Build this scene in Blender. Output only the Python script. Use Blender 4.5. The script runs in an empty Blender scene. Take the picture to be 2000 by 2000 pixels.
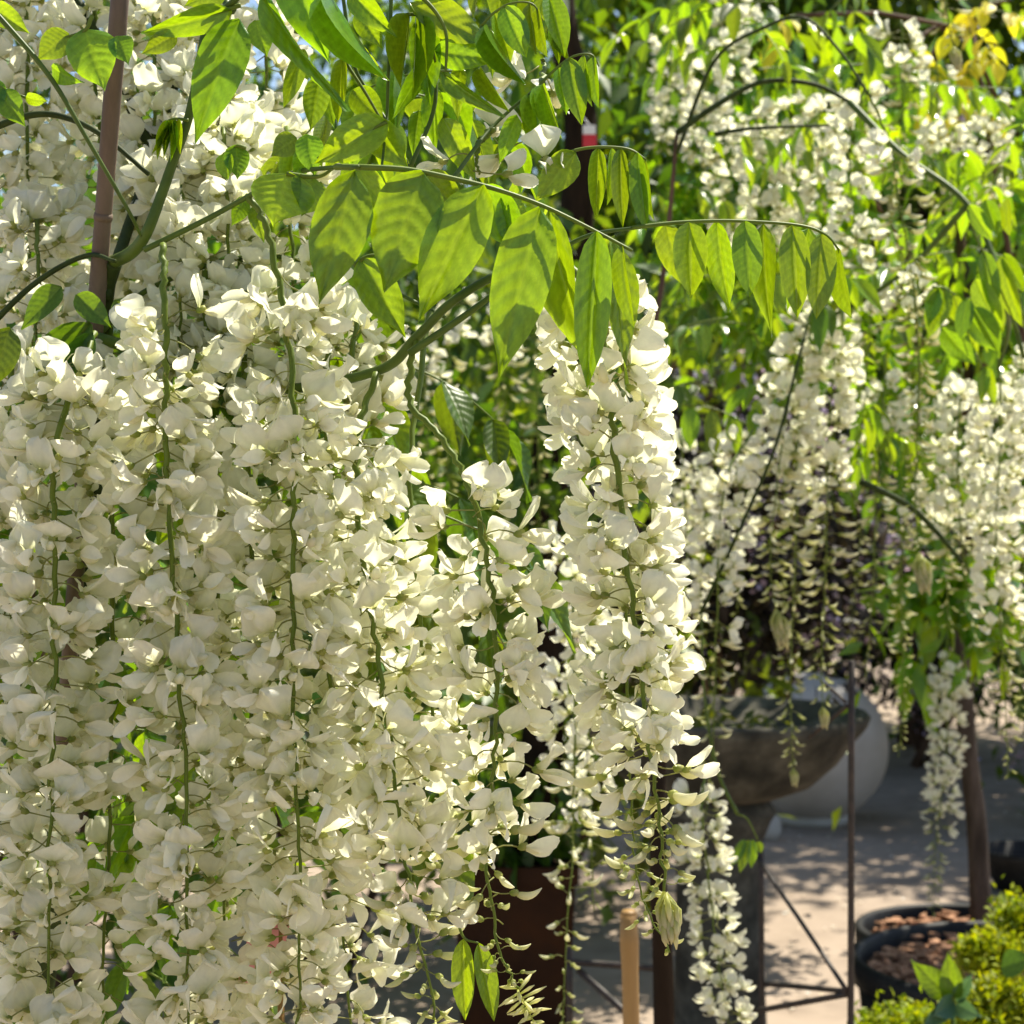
import bpy, math, random
import numpy as np
from mathutils import Vector, Matrix

random.seed(7)
rng = np.random.default_rng(7)
R = math.radians
scene = bpy.context.scene
C = scene.collection

# ------------------------------------------------------------------ camera, sky, sun, exposure
CAM_H = 1.10
K = math.tan(R(16.0))
cam_d = bpy.data.cameras.new('camera')
cam_d.sensor_width = 36.0
cam_d.lens = 18.0 / K
cam_d.clip_start = 0.05
cam_d.clip_end = 1000
cam_d.dof.use_dof = True
cam_d.dof.focus_distance = 0.86
cam_d.dof.aperture_fstop = 20.0
cam = bpy.data.objects.new('camera', cam_d)
C.objects.link(cam)
cam.location = (0, 0, CAM_H)
cam.rotation_euler = (R(90), 0, 0)
scene.camera = cam

SUN_EL, SUN_AZ = 60.0, 42.0            # azimuth clockwise from +Y (the viewing direction)
w = bpy.data.worlds.new('World')
scene.world = w
w.use_nodes = True
nt = w.node_tree
sky = nt.nodes.new('ShaderNodeTexSky')
sky.sky_type = 'NISHITA'
sky.sun_disc = False
sky.sun_elevation = R(SUN_EL)
sky.sun_rotation = R(SUN_AZ)
sky.air_density = 1.0
sky.dust_density = 1.0
bg = nt.nodes['Background']
bg.inputs['Strength'].default_value = 0.09
nt.links.new(sky.outputs[0], bg.inputs['Color'])

sun_d = bpy.data.lights.new('sun', 'SUN')
sun_d.energy = 5.0
sun_d.angle = R(0.53)
sun_d.color = (1.0, 0.935, 0.785)
sun = bpy.data.objects.new('sun', sun_d)
C.objects.link(sun)
to_sun = Vector((math.cos(R(SUN_EL)) * math.sin(R(SUN_AZ)), math.cos(R(SUN_EL)) * math.cos(R(SUN_AZ)), math.sin(R(SUN_EL))))
sun.rotation_euler = to_sun.to_track_quat('Z', 'Y').to_euler()
sun.location = to_sun * 30

vs = scene.view_settings
vs.view_transform = 'Standard'
vs.look = 'None'
vs.exposure = 1.0
vs.gamma = 1.0
vs.use_curve_mapping = False
cy = scene.cycles
cy.max_bounces = 9
cy.diffuse_bounces = 5
cy.transmission_bounces = 8
cy.glossy_bounces = 3
cy.caustics_reflective = False
cy.caustics_refractive = False
cy.sample_clamp_indirect = 8.0


def P(px, py, d):
    """a pixel of the 2000 px photograph at depth d (metres along the view axis)"""
    return Vector(((px - 1000) / 1000 * K * d, d, CAM_H - (py - 1000) / 1000 * K * d))


# ------------------------------------------------------------------ materials
def newmat(name):
    m = bpy.data.materials.new(name)
    m.use_nodes = True
    m.node_tree.nodes.clear()
    out = m.node_tree.nodes.new('ShaderNodeOutputMaterial')
    return m, m.node_tree, out


def N(t, kind, **kw):
    n = t.nodes.new(kind)
    for k, v in kw.items():
        if k in n.inputs:
            n.inputs[k].default_value = v
        else:
            setattr(n, k, v)
    return n


def hsv_random(t, col_socket, hue=0.02, val=0.2, sat=0.1):
    """small variation of colour from one object to the next"""
    info = N(t, 'ShaderNodeObjectInfo')
    h = N(t, 'ShaderNodeHueSaturation')
    m1 = N(t, 'ShaderNodeMapRange', **{'To Min': 0.5 - hue, 'To Max': 0.5 + hue})
    m2 = N(t, 'ShaderNodeMapRange', **{'To Min': 1 - val, 'To Max': 1 + val})
    mm = N(t, 'ShaderNodeMath', operation='MULTIPLY')
    mm.inputs[1].default_value = 7.31
    fr = N(t, 'ShaderNodeMath', operation='FRACT')
    t.links.new(info.outputs['Random'], m1.inputs['Value'])
    t.links.new(info.outputs['Random'], mm.inputs[0])
    t.links.new(mm.outputs[0], fr.inputs[0])
    t.links.new(fr.outputs[0], m2.inputs['Value'])
    t.links.new(m1.outputs[0], h.inputs['Hue'])
    t.links.new(m2.outputs[0], h.inputs['Value'])
    t.links.new(col_socket, h.inputs['Color'])
    return h.outputs['Color']


def thin_mat(name, refl, trans, fac, rough, spec, attr=None, hue=.0, val=.1, grain=0.0, grain_scale=200, mott=None):
    """thin tissue: reflects one colour and lets another through"""
    m, t, out = newmat(name)
    if attr:
        a = N(t, 'ShaderNodeAttribute', attribute_name=attr)
        mr = N(t, 'ShaderNodeMix', data_type='RGBA', blend_type='MULTIPLY')
        mr.inputs['Factor'].default_value = 1
        mr.inputs['B'].default_value = (*refl, 1)
        t.links.new(a.outputs['Color'], mr.inputs['A'])
        mt = N(t, 'ShaderNodeMix', data_type='RGBA', blend_type='MULTIPLY')
        mt.inputs['Factor'].default_value = 1
        mt.inputs['B'].default_value = (*trans, 1)
        t.links.new(a.outputs['Color'], mt.inputs['A'])
        c1, c2 = mr.outputs['Result'], mt.outputs['Result']
    else:
        n1 = N(t, 'ShaderNodeRGB'); n1.outputs[0].default_value = (*refl, 1)
        n2 = N(t, 'ShaderNodeRGB'); n2.outputs[0].default_value = (*trans, 1)
        c1, c2 = n1.outputs[0], n2.outputs[0]
    if mott:
        tcm = N(t, 'ShaderNodeTexCoord')
        nm = N(t, 'ShaderNodeTexNoise', **{'Scale': float(mott[0]), 'Detail': 6.0, 'Roughness': .65})
        t.links.new(tcm.outputs['Object'], nm.inputs['Vector'])
        mrg = N(t, 'ShaderNodeMapRange', **{'From Min': .3, 'From Max': .7, 'To Min': mott[1], 'To Max': mott[2]})
        t.links.new(nm.outputs['Fac'], mrg.inputs['Value'])
        outs = []
        for c_ in (c1, c2):
            vm = N(t, 'ShaderNodeMix', data_type='RGBA', blend_type='MULTIPLY')
            vm.inputs['Factor'].default_value = 1
            t.links.new(c_, vm.inputs['A'])
            t.links.new(mrg.outputs[0], vm.inputs['B'])
            outs.append(vm.outputs['Result'])
        c1, c2 = outs
    c1 = hsv_random(t, c1, hue, val)
    c2 = hsv_random(t, c2, hue, val)
    p = N(t, 'ShaderNodeBsdfPrincipled', **{'Roughness': rough, 'Specular IOR Level': spec})
    tr = N(t, 'ShaderNodeBsdfTranslucent')
    t.links.new(c1, p.inputs['Base Color'])
    t.links.new(c2, tr.inputs['Color'])
    if grain:
        tc = N(t, 'ShaderNodeTexCoord')
        ns = N(t, 'ShaderNodeTexNoise', **{'Scale': grain_scale, 'Detail': 3.0})
        bp = N(t, 'ShaderNodeBump', **{'Strength': grain, 'Distance': 0.001})
        t.links.new(tc.outputs['Object'], ns.inputs['Vector'])
        t.links.new(ns.outputs['Fac'], bp.inputs['Height'])
        t.links.new(bp.outputs[0], p.inputs['Normal'])
    mx = N(t, 'ShaderNodeMixShader')
    mx.inputs[0].default_value = fac
    t.links.new(p.outputs[0], mx.inputs[1])
    t.links.new(tr.outputs[0], mx.inputs[2])
    t.links.new(mx.outputs[0], out.inputs[0])
    return m


def solid(name, c1, c2=None, scale=20, rough=.7, spec=.3, bump=.2, bdist=.004, detail=5, stretch=(1, 1, 1), metallic=0, c3=None):
    m, t, out = newmat(name)
    p = N(t, 'ShaderNodeBsdfPrincipled', **{'Roughness': rough, 'Specular IOR Level': spec, 'Metallic': metallic})
    tc = N(t, 'ShaderNodeTexCoord')
    mp = N(t, 'ShaderNodeMapping')
    mp.inputs['Scale'].default_value = stretch
    ns = N(t, 'ShaderNodeTexNoise', **{'Scale': scale, 'Detail': float(detail), 'Roughness': .62})
    t.links.new(tc.outputs['Object'], mp.inputs[0])
    t.links.new(mp.outputs[0], ns.inputs['Vector'])
    cr = N(t, 'ShaderNodeValToRGB')
    cr.color_ramp.elements[0].position = .32
    cr.color_ramp.elements[1].position = .70
    cr.color_ramp.elements[0].color = (*c1, 1)
    cr.color_ramp.elements[1].color = (*(c2 or c1), 1)
    if c3:
        e = cr.color_ramp.elements.new(.5)
        e.color = (*c3, 1)
    t.links.new(ns.outputs['Fac'], cr.inputs[0])
    t.links.new(cr.outputs[0], p.inputs['Base Color'])
    if bump:
        bp = N(t, 'ShaderNodeBump', **{'Strength': bump, 'Distance': bdist})
        ns2 = N(t, 'ShaderNodeTexNoise', **{'Scale': scale * 3, 'Detail': 4.0})
        t.links.new(mp.outputs[0], ns2.inputs['Vector'])
        t.links.new(ns2.outputs['Fac'], bp.inputs['Height'])
        t.links.new(bp.outputs[0], p.inputs['Normal'])
    t.links.new(p.outputs[0], out.inputs[0])
    return m


M = {}
M['petal'] = thin_mat('white_petal', (1, .995, .955), (.995, 1, .76), .56, .42, .38, 'Col', .006, .07, .25, 260, mott=(140, .9, 1.04))
M['lilac'] = thin_mat('lilac_petal', (.62, .50, .72), (.62, .5, .7), .4, .5, .25, 'Col', .02, .15)
M['leaf'] = thin_mat('young_leaf', (.085, .205, .014), (.36, .53, .004), .45, .23, .6, 'Col', .018, .24, .12, 60, mott=(7, .72, 1.22))
M['leaf_dark'] = thin_mat('grown_leaf', (.06, .125, .014), (.20, .32, .006), .38, .4, .45, 'Col', .02, .25, .12, 60, mott=(7, .7, 1.25))
M['leaf_yellow'] = thin_mat('yellow_leaf', (.60, .55, .03), (.78, .72, .02), .45, .5, .3, 'Col', .015, .2)
M['leaf_lime'] = thin_mat('lime_leaf', (.27, .33, .010), (.5, .56, .004), .42, .5, .25, 'Col', .02, .25)
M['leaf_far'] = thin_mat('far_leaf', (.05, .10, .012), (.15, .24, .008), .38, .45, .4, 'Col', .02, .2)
M['leaf_deep_shade'] = thin_mat('deep_shade_leaf', (.022, .020, .020), (.035, .030, .012), .3, .5, .25, 'Col', .03, .25)  # near-black leaf colour carries the deep shade behind the bird bath
M['leaf_blue'] = thin_mat('bluegreen_leaf', (.06, .13, .07), (.1, .2, .05), .3, .4, .4, 'Col', .02, .2)
M['stem'] = solid('green_stem', (.05, .085, .010), (.09, .14, .018), 60, .5, .25, .2, .0006)
M['rachis'] = solid('flower_stalk', (.085, .13, .010), (.14, .19, .02), 80, .5, .25, .15, .0005)
M['twig'] = solid('dark_vine_bark', (.018, .030, .008), (.045, .065, .014), 60, .65, .15, .3, .0008)
M['cane'] = solid('cane_bark', (.085, .058, .04), (.17, .12, .085), 60, .65, .3, .35, .0008, stretch=(1, 1, .12))
M['bamboo'] = solid('bamboo', (.27, .15, .045), (.40, .235, .08), 40, .5, .4, .2, .0008, stretch=(1, 1, .1))
M['trunk'] = solid('brown_bark', (.055, .032, .02), (.15, .09, .055), 40, .85, .2, .6, .004, stretch=(1, 1, .2))
M['grey_trunk'] = solid('grey_brown_bark', (.045, .034, .026), (.13, .10, .08), 45, .9, .15, .7, .003, stretch=(1, 1, .2))
M['dark_trunk'] = solid('dark_bark', (.012, .008, .005), (.035, .022, .013), 40, .9, .1, .6, .003, stretch=(1, 1, .2))
M['planter'] = solid('rusty_brown_glaze', (.022, .007, .002), (.06, .02, .005), 9, .7, .15, .15, .002, c3=(.04, .015, .005))
M['iron'] = solid('rusty_iron', (.012, .008, .006), (.05, .03, .02), 90, .6, .5, .3, .0006)
M['concrete'] = solid('aged_concrete', (.035, .034, .028), (.15, .14, .11), 16, .9, .15, .7, .005, c3=(.075, .070, .055))
M['globe'] = solid('white_globe', (.42, .38, .33), (.55, .51, .46), 6, .6, .35, .1, .003)
M['paving'] = solid('tan_paving', (.23, .18, .14), (.36, .285, .225), 5, .92, .15, .5, .003, detail=12, c3=(.31, .245, .19))
M['black_pot'] = solid('black_plastic', (.008, .008, .008), (.02, .02, .02), 30, .55, .2, .1, .001)
M['soil'] = solid('potting_soil', (.02, .013, .009), (.06, .04, .025), 60, .95, .1, 1.0, .01)
M['chip'] = solid('bark_chip', (.11, .040, .018), (.55, .31, .18), 55, .85, .2, .4, .002)
M['grey_pot'] = solid('dark_grey_clay', (.06, .06, .055), (.12, .115, .10), 20, .8, .3, .3, .002)
M['red_tag'] = solid('red_print', (.55, .015, .02), (.60, .02, .03), 20, .4, .5, 0)
M['white_tag'] = solid('white_card', (.75, .72, .70), (.8, .78, .76), 20, .4, .5, 0)
M['pink_tag'] = solid('pink_print', (.75, .25, .28), (.8, .36, .38), 30, .4, .5, 0)
M['pale_cloth'] = solid('pale_grey_post', (.42, .42, .42), (.52, .52, .52), 12, .8, .2, .2, .002)
M['brick'] = solid('dull_brown_wall', (.10, .08, .07), (.16, .13, .11), 8, .9, .2, .4, .004)  # mottled dull brown wall tone


# ------------------------------------------------------------------ mesh helpers
def make_mesh(name, verts, faces, mat=None, cols=None, smooth=True):
    me = bpy.data.meshes.new(name)
    me.from_pydata([tuple(v) for v in verts], [], [tuple(f) for f in faces])
    if smooth:
        me.polygons.foreach_set('use_smooth', [True] * len(me.polygons))
    if cols is not None:
        a = me.color_attributes.new('Col', 'FLOAT_COLOR', 'POINT')
        arr = np.ones((len(verts), 4), dtype=np.float32)
        arr[:, :3] = np.asarray(cols, dtype=np.float32)[:, :3]
        a.data.foreach_set('color', arr.ravel())
    if mat:
        me.materials.append(mat)
    me.update()
    return me


def merge(parts):
    V, F, Cc = [], [], []
    for v, f, c in parts:
        o = len(V)
        V += [tuple(x) for x in v]
        F += [tuple(i + o for i in q) for q in f]
        Cc += [tuple(x) for x in c]
    return V, F, Cc


def grid(nu, nv, fn):
    V, Cc = [], []
    for j in range(nv + 1):
        for i in range(nu + 1):
            p, c = fn(-1 + 2 * i / nu, j / nv)
            V.append(p); Cc.append(c)
    F = []
    for j in range(nv):
        for i in range(nu):
            a = j * (nu + 1) + i
            F.append((a, a + 1, a + nu + 2, a + nu + 1))
    return V, F, Cc


def tube(pts, radii, sides=6, col=(1, 1, 1), flat=1.0):
    pts = [Vector(p) for p in pts]
    n = len(pts)
    if not hasattr(radii, '__len__'):
        radii = [radii] * n
    V, F, Cc = [], [], []
    cols = col if isinstance(col, list) else [col] * n
    ref = None
    for i in range(n):
        t = (pts[min(i + 1, n - 1)] - pts[max(i - 1, 0)])
        t = t.normalized() if t.length > 1e-9 else Vector((0, 0, 1))
        if ref is None:
            ref = t.orthogonal().normalized()
        ref = (ref - t * ref.dot(t))
        ref = ref.normalized() if ref.length > 1e-6 else t.orthogonal().normalized()
        b = t.cross(ref)
        for s in range(sides):
            a = 2 * math.pi * s / sides
            V.append(pts[i] + (ref * math.cos(a) + b * math.sin(a) * flat) * radii[i])
            Cc.append(cols[i])
    for i in range(n - 1):
        for s in range(sides):
            s2 = (s + 1) % sides
            F.append((i * sides + s, i * sides + s2, (i + 1) * sides + s2, (i + 1) * sides + s))
    F.append(tuple(reversed(range(sides))))
    F.append(tuple((n - 1) * sides + s for s in range(sides)))
    return V, F, Cc


def spline(pts, per=8):
    """Catmull-Rom through points"""
    pts = [Vector(p) for p in pts]
    if len(pts) < 3:
        out = []
        for i in range(per + 1):
            out.append(pts[0].lerp(pts[1], i / per))
        return out
    q = [pts[0] * 2 - pts[1]] + pts + [pts[-1] * 2 - pts[-2]]
    out = []
    for i in range(1, len(q) - 2):
        a, b, c, d = q[i - 1:i + 3]
        for k in range(per):
            t = k / per
            out.append(.5 * ((2 * b) + (c - a) * t + (2 * a - 5 * b + 4 * c - d) * t * t + (3 * b - a - 3 * c + d) * t ** 3))
    out.append(pts[-1])
    return out


def lathe(prof, seg=32, col=(1, 1, 1), wob=0):
    V, F = [], []
    n = len(prof)
    for i, (r, z) in enumerate(prof):
        for s in range(seg):
            a = 2 * math.pi * s / seg
            rr = r * (1 + wob * math.sin(3 * a + 1) * .5 + wob * math.sin(5 * a))
            V.append((rr * math.cos(a), rr * math.sin(a), z))
    for i in range(n - 1):
        for s in range(seg):
            s2 = (s + 1) % seg
            F.append((i * seg + s, i * seg + s2, (i + 1) * seg + s2, (i + 1) * seg + s))
    F.append(tuple(reversed(range(seg))))
    F.append(tuple((n - 1) * seg + s for s in range(seg)))
    return V, F, [col] * len(V)


def tag(o, label=None, cat=None, group=None, kind=None):
    if label: o['label'] = label
    if cat: o['category'] = cat
    if group: o['group'] = group
    if kind: o['kind'] = kind
    return o


def thing(name, loc, label, cat, group=None):
    o = bpy.data.objects.new(name, None)
    o.empty_display_size = .05
    C.objects.link(o)
    o.location = loc
    o.matrix_world = Matrix.Translation(loc)
    return tag(o, label, cat, group)


def part(name, me, root, mat=None, M4=None, kind=None):
    """a part given in world coordinates, parented to a root that is a pure translation"""
    if mat and not me.materials:
        me.materials.append(mat)
    o = bpy.data.objects.new(name, me)
    C.objects.link(o)
    if root:
        o.parent = root
        o.matrix_parent_inverse = Matrix.Translation(-Vector(root.location))
    if M4 is not None:
        o.matrix_basis = M4
    if kind:
        o['kind'] = kind
    return o


def child(name, me, parent, basis=None):
    """a sub-part in its parent's own coordinates"""
    o = bpy.data.objects.new(name, me)
    C.objects.link(o)
    o.parent = parent
    if basis is not None:
        o.matrix_basis = basis
    return o


def geo(name, g, root, mat, kind=None, smooth=True):
    return part(name, make_mesh(name, g[0], g[1], mat, g[2], smooth), root, kind=kind)


# ------------------------------------------------------------------ flower pieces (flower: +Y outwards, +Z up, calyx at the origin)
WHITE = np.array((.92, .915, .875))
CREAM = np.array((.80, .77, .52))
LIME = np.array((.60, .62, .22))
GREEN = np.array((.30, .36, .08))


def table(xs, ys):
    return lambda v: float(np.interp(v, xs, ys))


banner_w = table([0, .08, .22, .42, .68, .85, .95, 1], [.14, .36, .78, 1, .98, .78, .52, .26])


banner_w2 = table([0, .14, .32, .50, .66, .82, .94, 1], [.14, .44, .84, 1, .88, .55, .2, .03])


def banner_geo(rs, nu=12, nv=10):
    L = rs.uniform(.0175, .0225); W = rs.uniform(.0092, .0122)
    t0, t1 = R(rs.uniform(15, 60)), R(rs.uniform(55, 125))
    back = rs.uniform(-.35, .45); ph = rs.uniform(0, 6); ruf = rs.uniform(.0005, .0016)
    skew = rs.uniform(-.12, .12); lob = rs.uniform(.02, .18); vf = rs.choice((0, .25, -.3, .5, .8)) * rs.uniform(.6, 1.2); bw = rs.choice((banner_w, banner_w, banner_w2)); fa, fb = rs.uniform(2.5, 5), rs.uniform(-4, 4); fold_ = rs.uniform(-.35, .35)
    ys, zs, ths = [0.0015], [0.001], []
    for j in range(nv + 1):
        v = j / nv
        s = v * v * (3 - 2 * v)
        th = t0 + (t1 - t0) * s
        ths.append(th)
        ys.append(ys[-1] + math.cos(th) * L / nv)
        zs.append(zs[-1] + math.sin(th) * L / nv)

    def fn(u, v):
        j = min(int(round(v * nv)), nv)
        th = ths[j]
        w_ = W * bw(v) * (1 + lob * math.sin(6 * v + ph + (1.3 if u > 0 else 0)))
        x = u * w_ + skew * v * v * .01
        off = back * u * u * w_ + ruf * math.sin(4.2 * u + ph + 3 * v) * (v + .2) * 1.3 + ruf * .9 * math.sin(9 * u + 2 * ph) * v ** 2
        off += vf * abs(u) * w_ * (.4 + .6 * v)
        off += ruf * 1.5 * abs(math.sin(fa * u + fb * v + ph)) + fold_ * max(0, u * (1 if fold_ > 0 else -1) - .25) * w_ * v
        off -= .0011 * math.exp(-(u / .16) ** 2) * math.sin(math.pi * min(1, v * 1.1)) * .8
        notch = -.0022 * math.exp(-(u / .28) ** 2) * v ** 6
        y = ys[j] - math.sin(th) * off + math.cos(th) * notch
        z = zs[j] + math.cos(th) * off + math.sin(th) * notch
        k = math.exp(-(v / .24) ** 1.4) * (1 - .35 * abs(u))
        c = WHITE * (1 - k) + LIME * k
        c = c * (1 - .07 * abs(math.sin(13 * u + ph)) ** 4 * (1 - .5 * v))
        return (x, y, z), c
    return grid(nu, nv, fn)


def wing_geo(rs, side, nu=4, nv=6):
    L = rs.uniform(.015, .019); W = rs.uniform(.0036, .0052)
    t0, t1 = R(rs.uniform(-30, 0)), R(rs.uniform(-15, 40))
    spread = rs.uniform(.001, .007); lean = rs.uniform(.25, .8)
    prof = table([0, .12, .3, .6, .85, 1], [.15, .3, .8, 1, .75, .2])

    def fn(u, v):
        th = t0 + (t1 - t0) * v
        y = .003 + L * v * math.cos((t0 + th) / 2)
        z = -.001 + L * v * math.sin((t0 + th) / 2)
        x = side * (.0012 + spread * math.sin(math.pi * .75 * v))
        w_ = W * prof(v)
        x += side * lean * u * w_ * .8 + side * .0012 * u * u
        z += u * w_ * math.sqrt(1 - lean * lean * .6)
        k = math.exp(-v / .2) * .8
        return (x, y, z), WHITE * (1 - k) + CREAM * k
    return grid(nu, nv, fn)


def pedicel_geo(rs, L=.018, r=.00042, dark=1.0):
    sag = rs.uniform(-.003, .003)
    pts = [(0, -L * (1 - t), sag * math.sin(math.pi * t) - .0) for t in (0, .25, .5, .75, 1)]
    return tube(pts, [r * 1.2, r, r, r, r * 1.2], 5, [tuple(LIME * .62 * dark)] * 5)


def calyx_geo(r=.0022):
    pts = [(0, -.0016, 0), (0, 0, 0), (0, .002, .0002), (0, .0042, .0006)]
    return tube(pts, [.0007, r * .85, r, r * .8], 7, [tuple(GREEN), tuple(GREEN * 1.1), tuple(LIME * .8), tuple(LIME)])


def keel_geo(rs):
    L = rs.uniform(.012, .015); up = rs.uniform(.1, .6)
    pts, rad, col = [], [], []
    for i in range(7):
        t = i / 6
        pts.append((0, .003 + L * t * (1 - .15 * t), -.001 - .002 * math.sin(math.pi * t) + up * L * t * t * .55))
        rad.append(.0008 + .0019 * math.sin(math.pi * min(1, t * .9 + .05)))
        k = .55 - .3 * t
        col.append(tuple(WHITE * (1 - k) + CREAM * k))
    return tube(pts, rad, 6, col)


def bud_geo(rs, L=.019, fat=.0031, curve=.35, ped=.015, green=0.0):
    pts, rad, col = [], [], []
    for i in range(9):
        t = i / 8
        pts.append((0, .002 + L * t, -.0012 * math.sin(math.pi * t) + curve * L * max(0, t - .35) ** 2 * 1.5))
        rad.append(max(.0004, fat * (math.sin(math.pi * min(.985, t ** .85 * .96 + .03)) ** .75)))
        k = max(0, .75 - .8 * t) + green
        base = CREAM * (1 - min(1, t * .8)) + WHITE * min(1, t * .8)
        base = base * .94
        c = base * (1 - min(1, green)) + LIME * min(1, green)
        kk = math.exp(-t / .18) * .7
        col.append(tuple(c * (1 - kk) + GREEN * 1.3 * kk))
    b = tube(pts, rad, 8, col, flat=.72)
    return merge([b, calyx_geo(.0024), pedicel_geo(rs, ped)])


def tipcone_geo(rs, L=.03):
    parts = []
    for i in range(26):
        t = i / 25
        z = -L * .55 * t
        a = i * 2.4
        l = rs.uniform(.015, .021) * (1 - .35 * t)
        r = rs.uniform(.0035, .0062) * (1 - .55 * t)
        o = Vector((math.cos(a), math.sin(a), 0))
        base = Vector((0, 0, z)) + o * .0008
        m1 = base + o * r + Vector((0, 0, -l * .35))
        m2 = base + o * r * .95 + Vector((0, 0, -l * .7))
        tip = base + o * r * rs.uniform(.2, .9) + Vector((0, 0, -l))
        c0, c1 = tuple(LIME * .9), tuple(CREAM * .9 * rs.uniform(.85, 1.05))
        parts.append(tube([base, m1, m2, tip], [.0006, .0015, .0013, .0003], 6, [c0, c0, c1, c1]))
    return merge(parts)


def wisp_geo(rs, L=.03):
    """tip with hairy bracts still closed"""
    parts = []
    for i in range(40):
        t = i / 39
        z = -L * t
        a = i * 2.4
        o = Vector((math.cos(a), math.sin(a), rs.uniform(-.6, .3)))
        base = Vector((0, 0, z))
        l = (.010 * (1 - t) + .004) * rs.uniform(.7, 1.2)
        parts.append(tube([base, base + o * l * .6, base + o * l], [.0005, .0011, .0002], 4, [tuple(LIME), tuple(CREAM), tuple(CREAM)]))
    return merge(parts)


def mesh_of(name, g, mat):
    return make_mesh(name, g[0], g[1], mat, g[2])


rs0 = random.Random(11)
BANNER = [mesh_of('banner_petal', banner_geo(rs0), M['petal']) for _ in range(30)]
WINGL = [mesh_of('wing_petal', wing_geo(rs0, -1), M['petal']) for _ in range(5)]
WINGR = [mesh_of('wing_petal', wing_geo(rs0, 1), M['petal']) for _ in range(5)]
CORE = [mesh_of('flower', merge([pedicel_geo(rs0), calyx_geo(), keel_geo(rs0)]), M['petal']) for _ in range(5)]


def whole_flower(rs, lo=False):
    a = (5, 5) if lo else (9, 8)
    return merge([pedicel_geo(rs), calyx_geo(), keel_geo(rs), banner_geo(rs, *a), wing_geo(rs, -1), wing_geo(rs, 1)])


FLOWER_G = [whole_flower(rs0) for _ in range(8)]
FLOWER = [mesh_of('flower', g, M['petal']) for g in FLOWER_G]
FLOWER_LILAC = [mesh_of('flower', g, M['lilac']) for g in FLOWER_G[:4]]
LO_G = [whole_flower(rs0, True) for _ in range(4)]
BUD = [mesh_of('bud', bud_geo(rs0, rs0.uniform(.016, .021), rs0.uniform(.0027, .0036), rs0.uniform(.1, .8)), M['petal']) for _ in range(6)]
BUDG = [mesh_of('bud', bud_geo(rs0, rs0.uniform(.012, .016), rs0.uniform(.0022, .0028), rs0.uniform(0, .5), .012, .45), M['petal']) for _ in range(4)]
TIPCONE = mesh_of('tip_cone', tipcone_geo(rs0), M['petal'])
TIPWISP = mesh_of('tip_cone', wisp_geo(rs0), M['petal'])


def frame_mat(pos, fwd, up, s=1.0):
    y = Vector(fwd).normalized()
    x = y.cross(Vector(up))
    x = x.normalized() if x.length > 1e-5 else y.orthogonal().normalized()
    z = x.cross(y)
    m = Matrix((x, y, z)).transposed().to_4x4()
    return Matrix.Translation(pos) @ m @ Matrix.Diagonal((s[0], s[1], s[2], 1) if hasattr(s, '__len__') else (s, s, s, 1))


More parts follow.
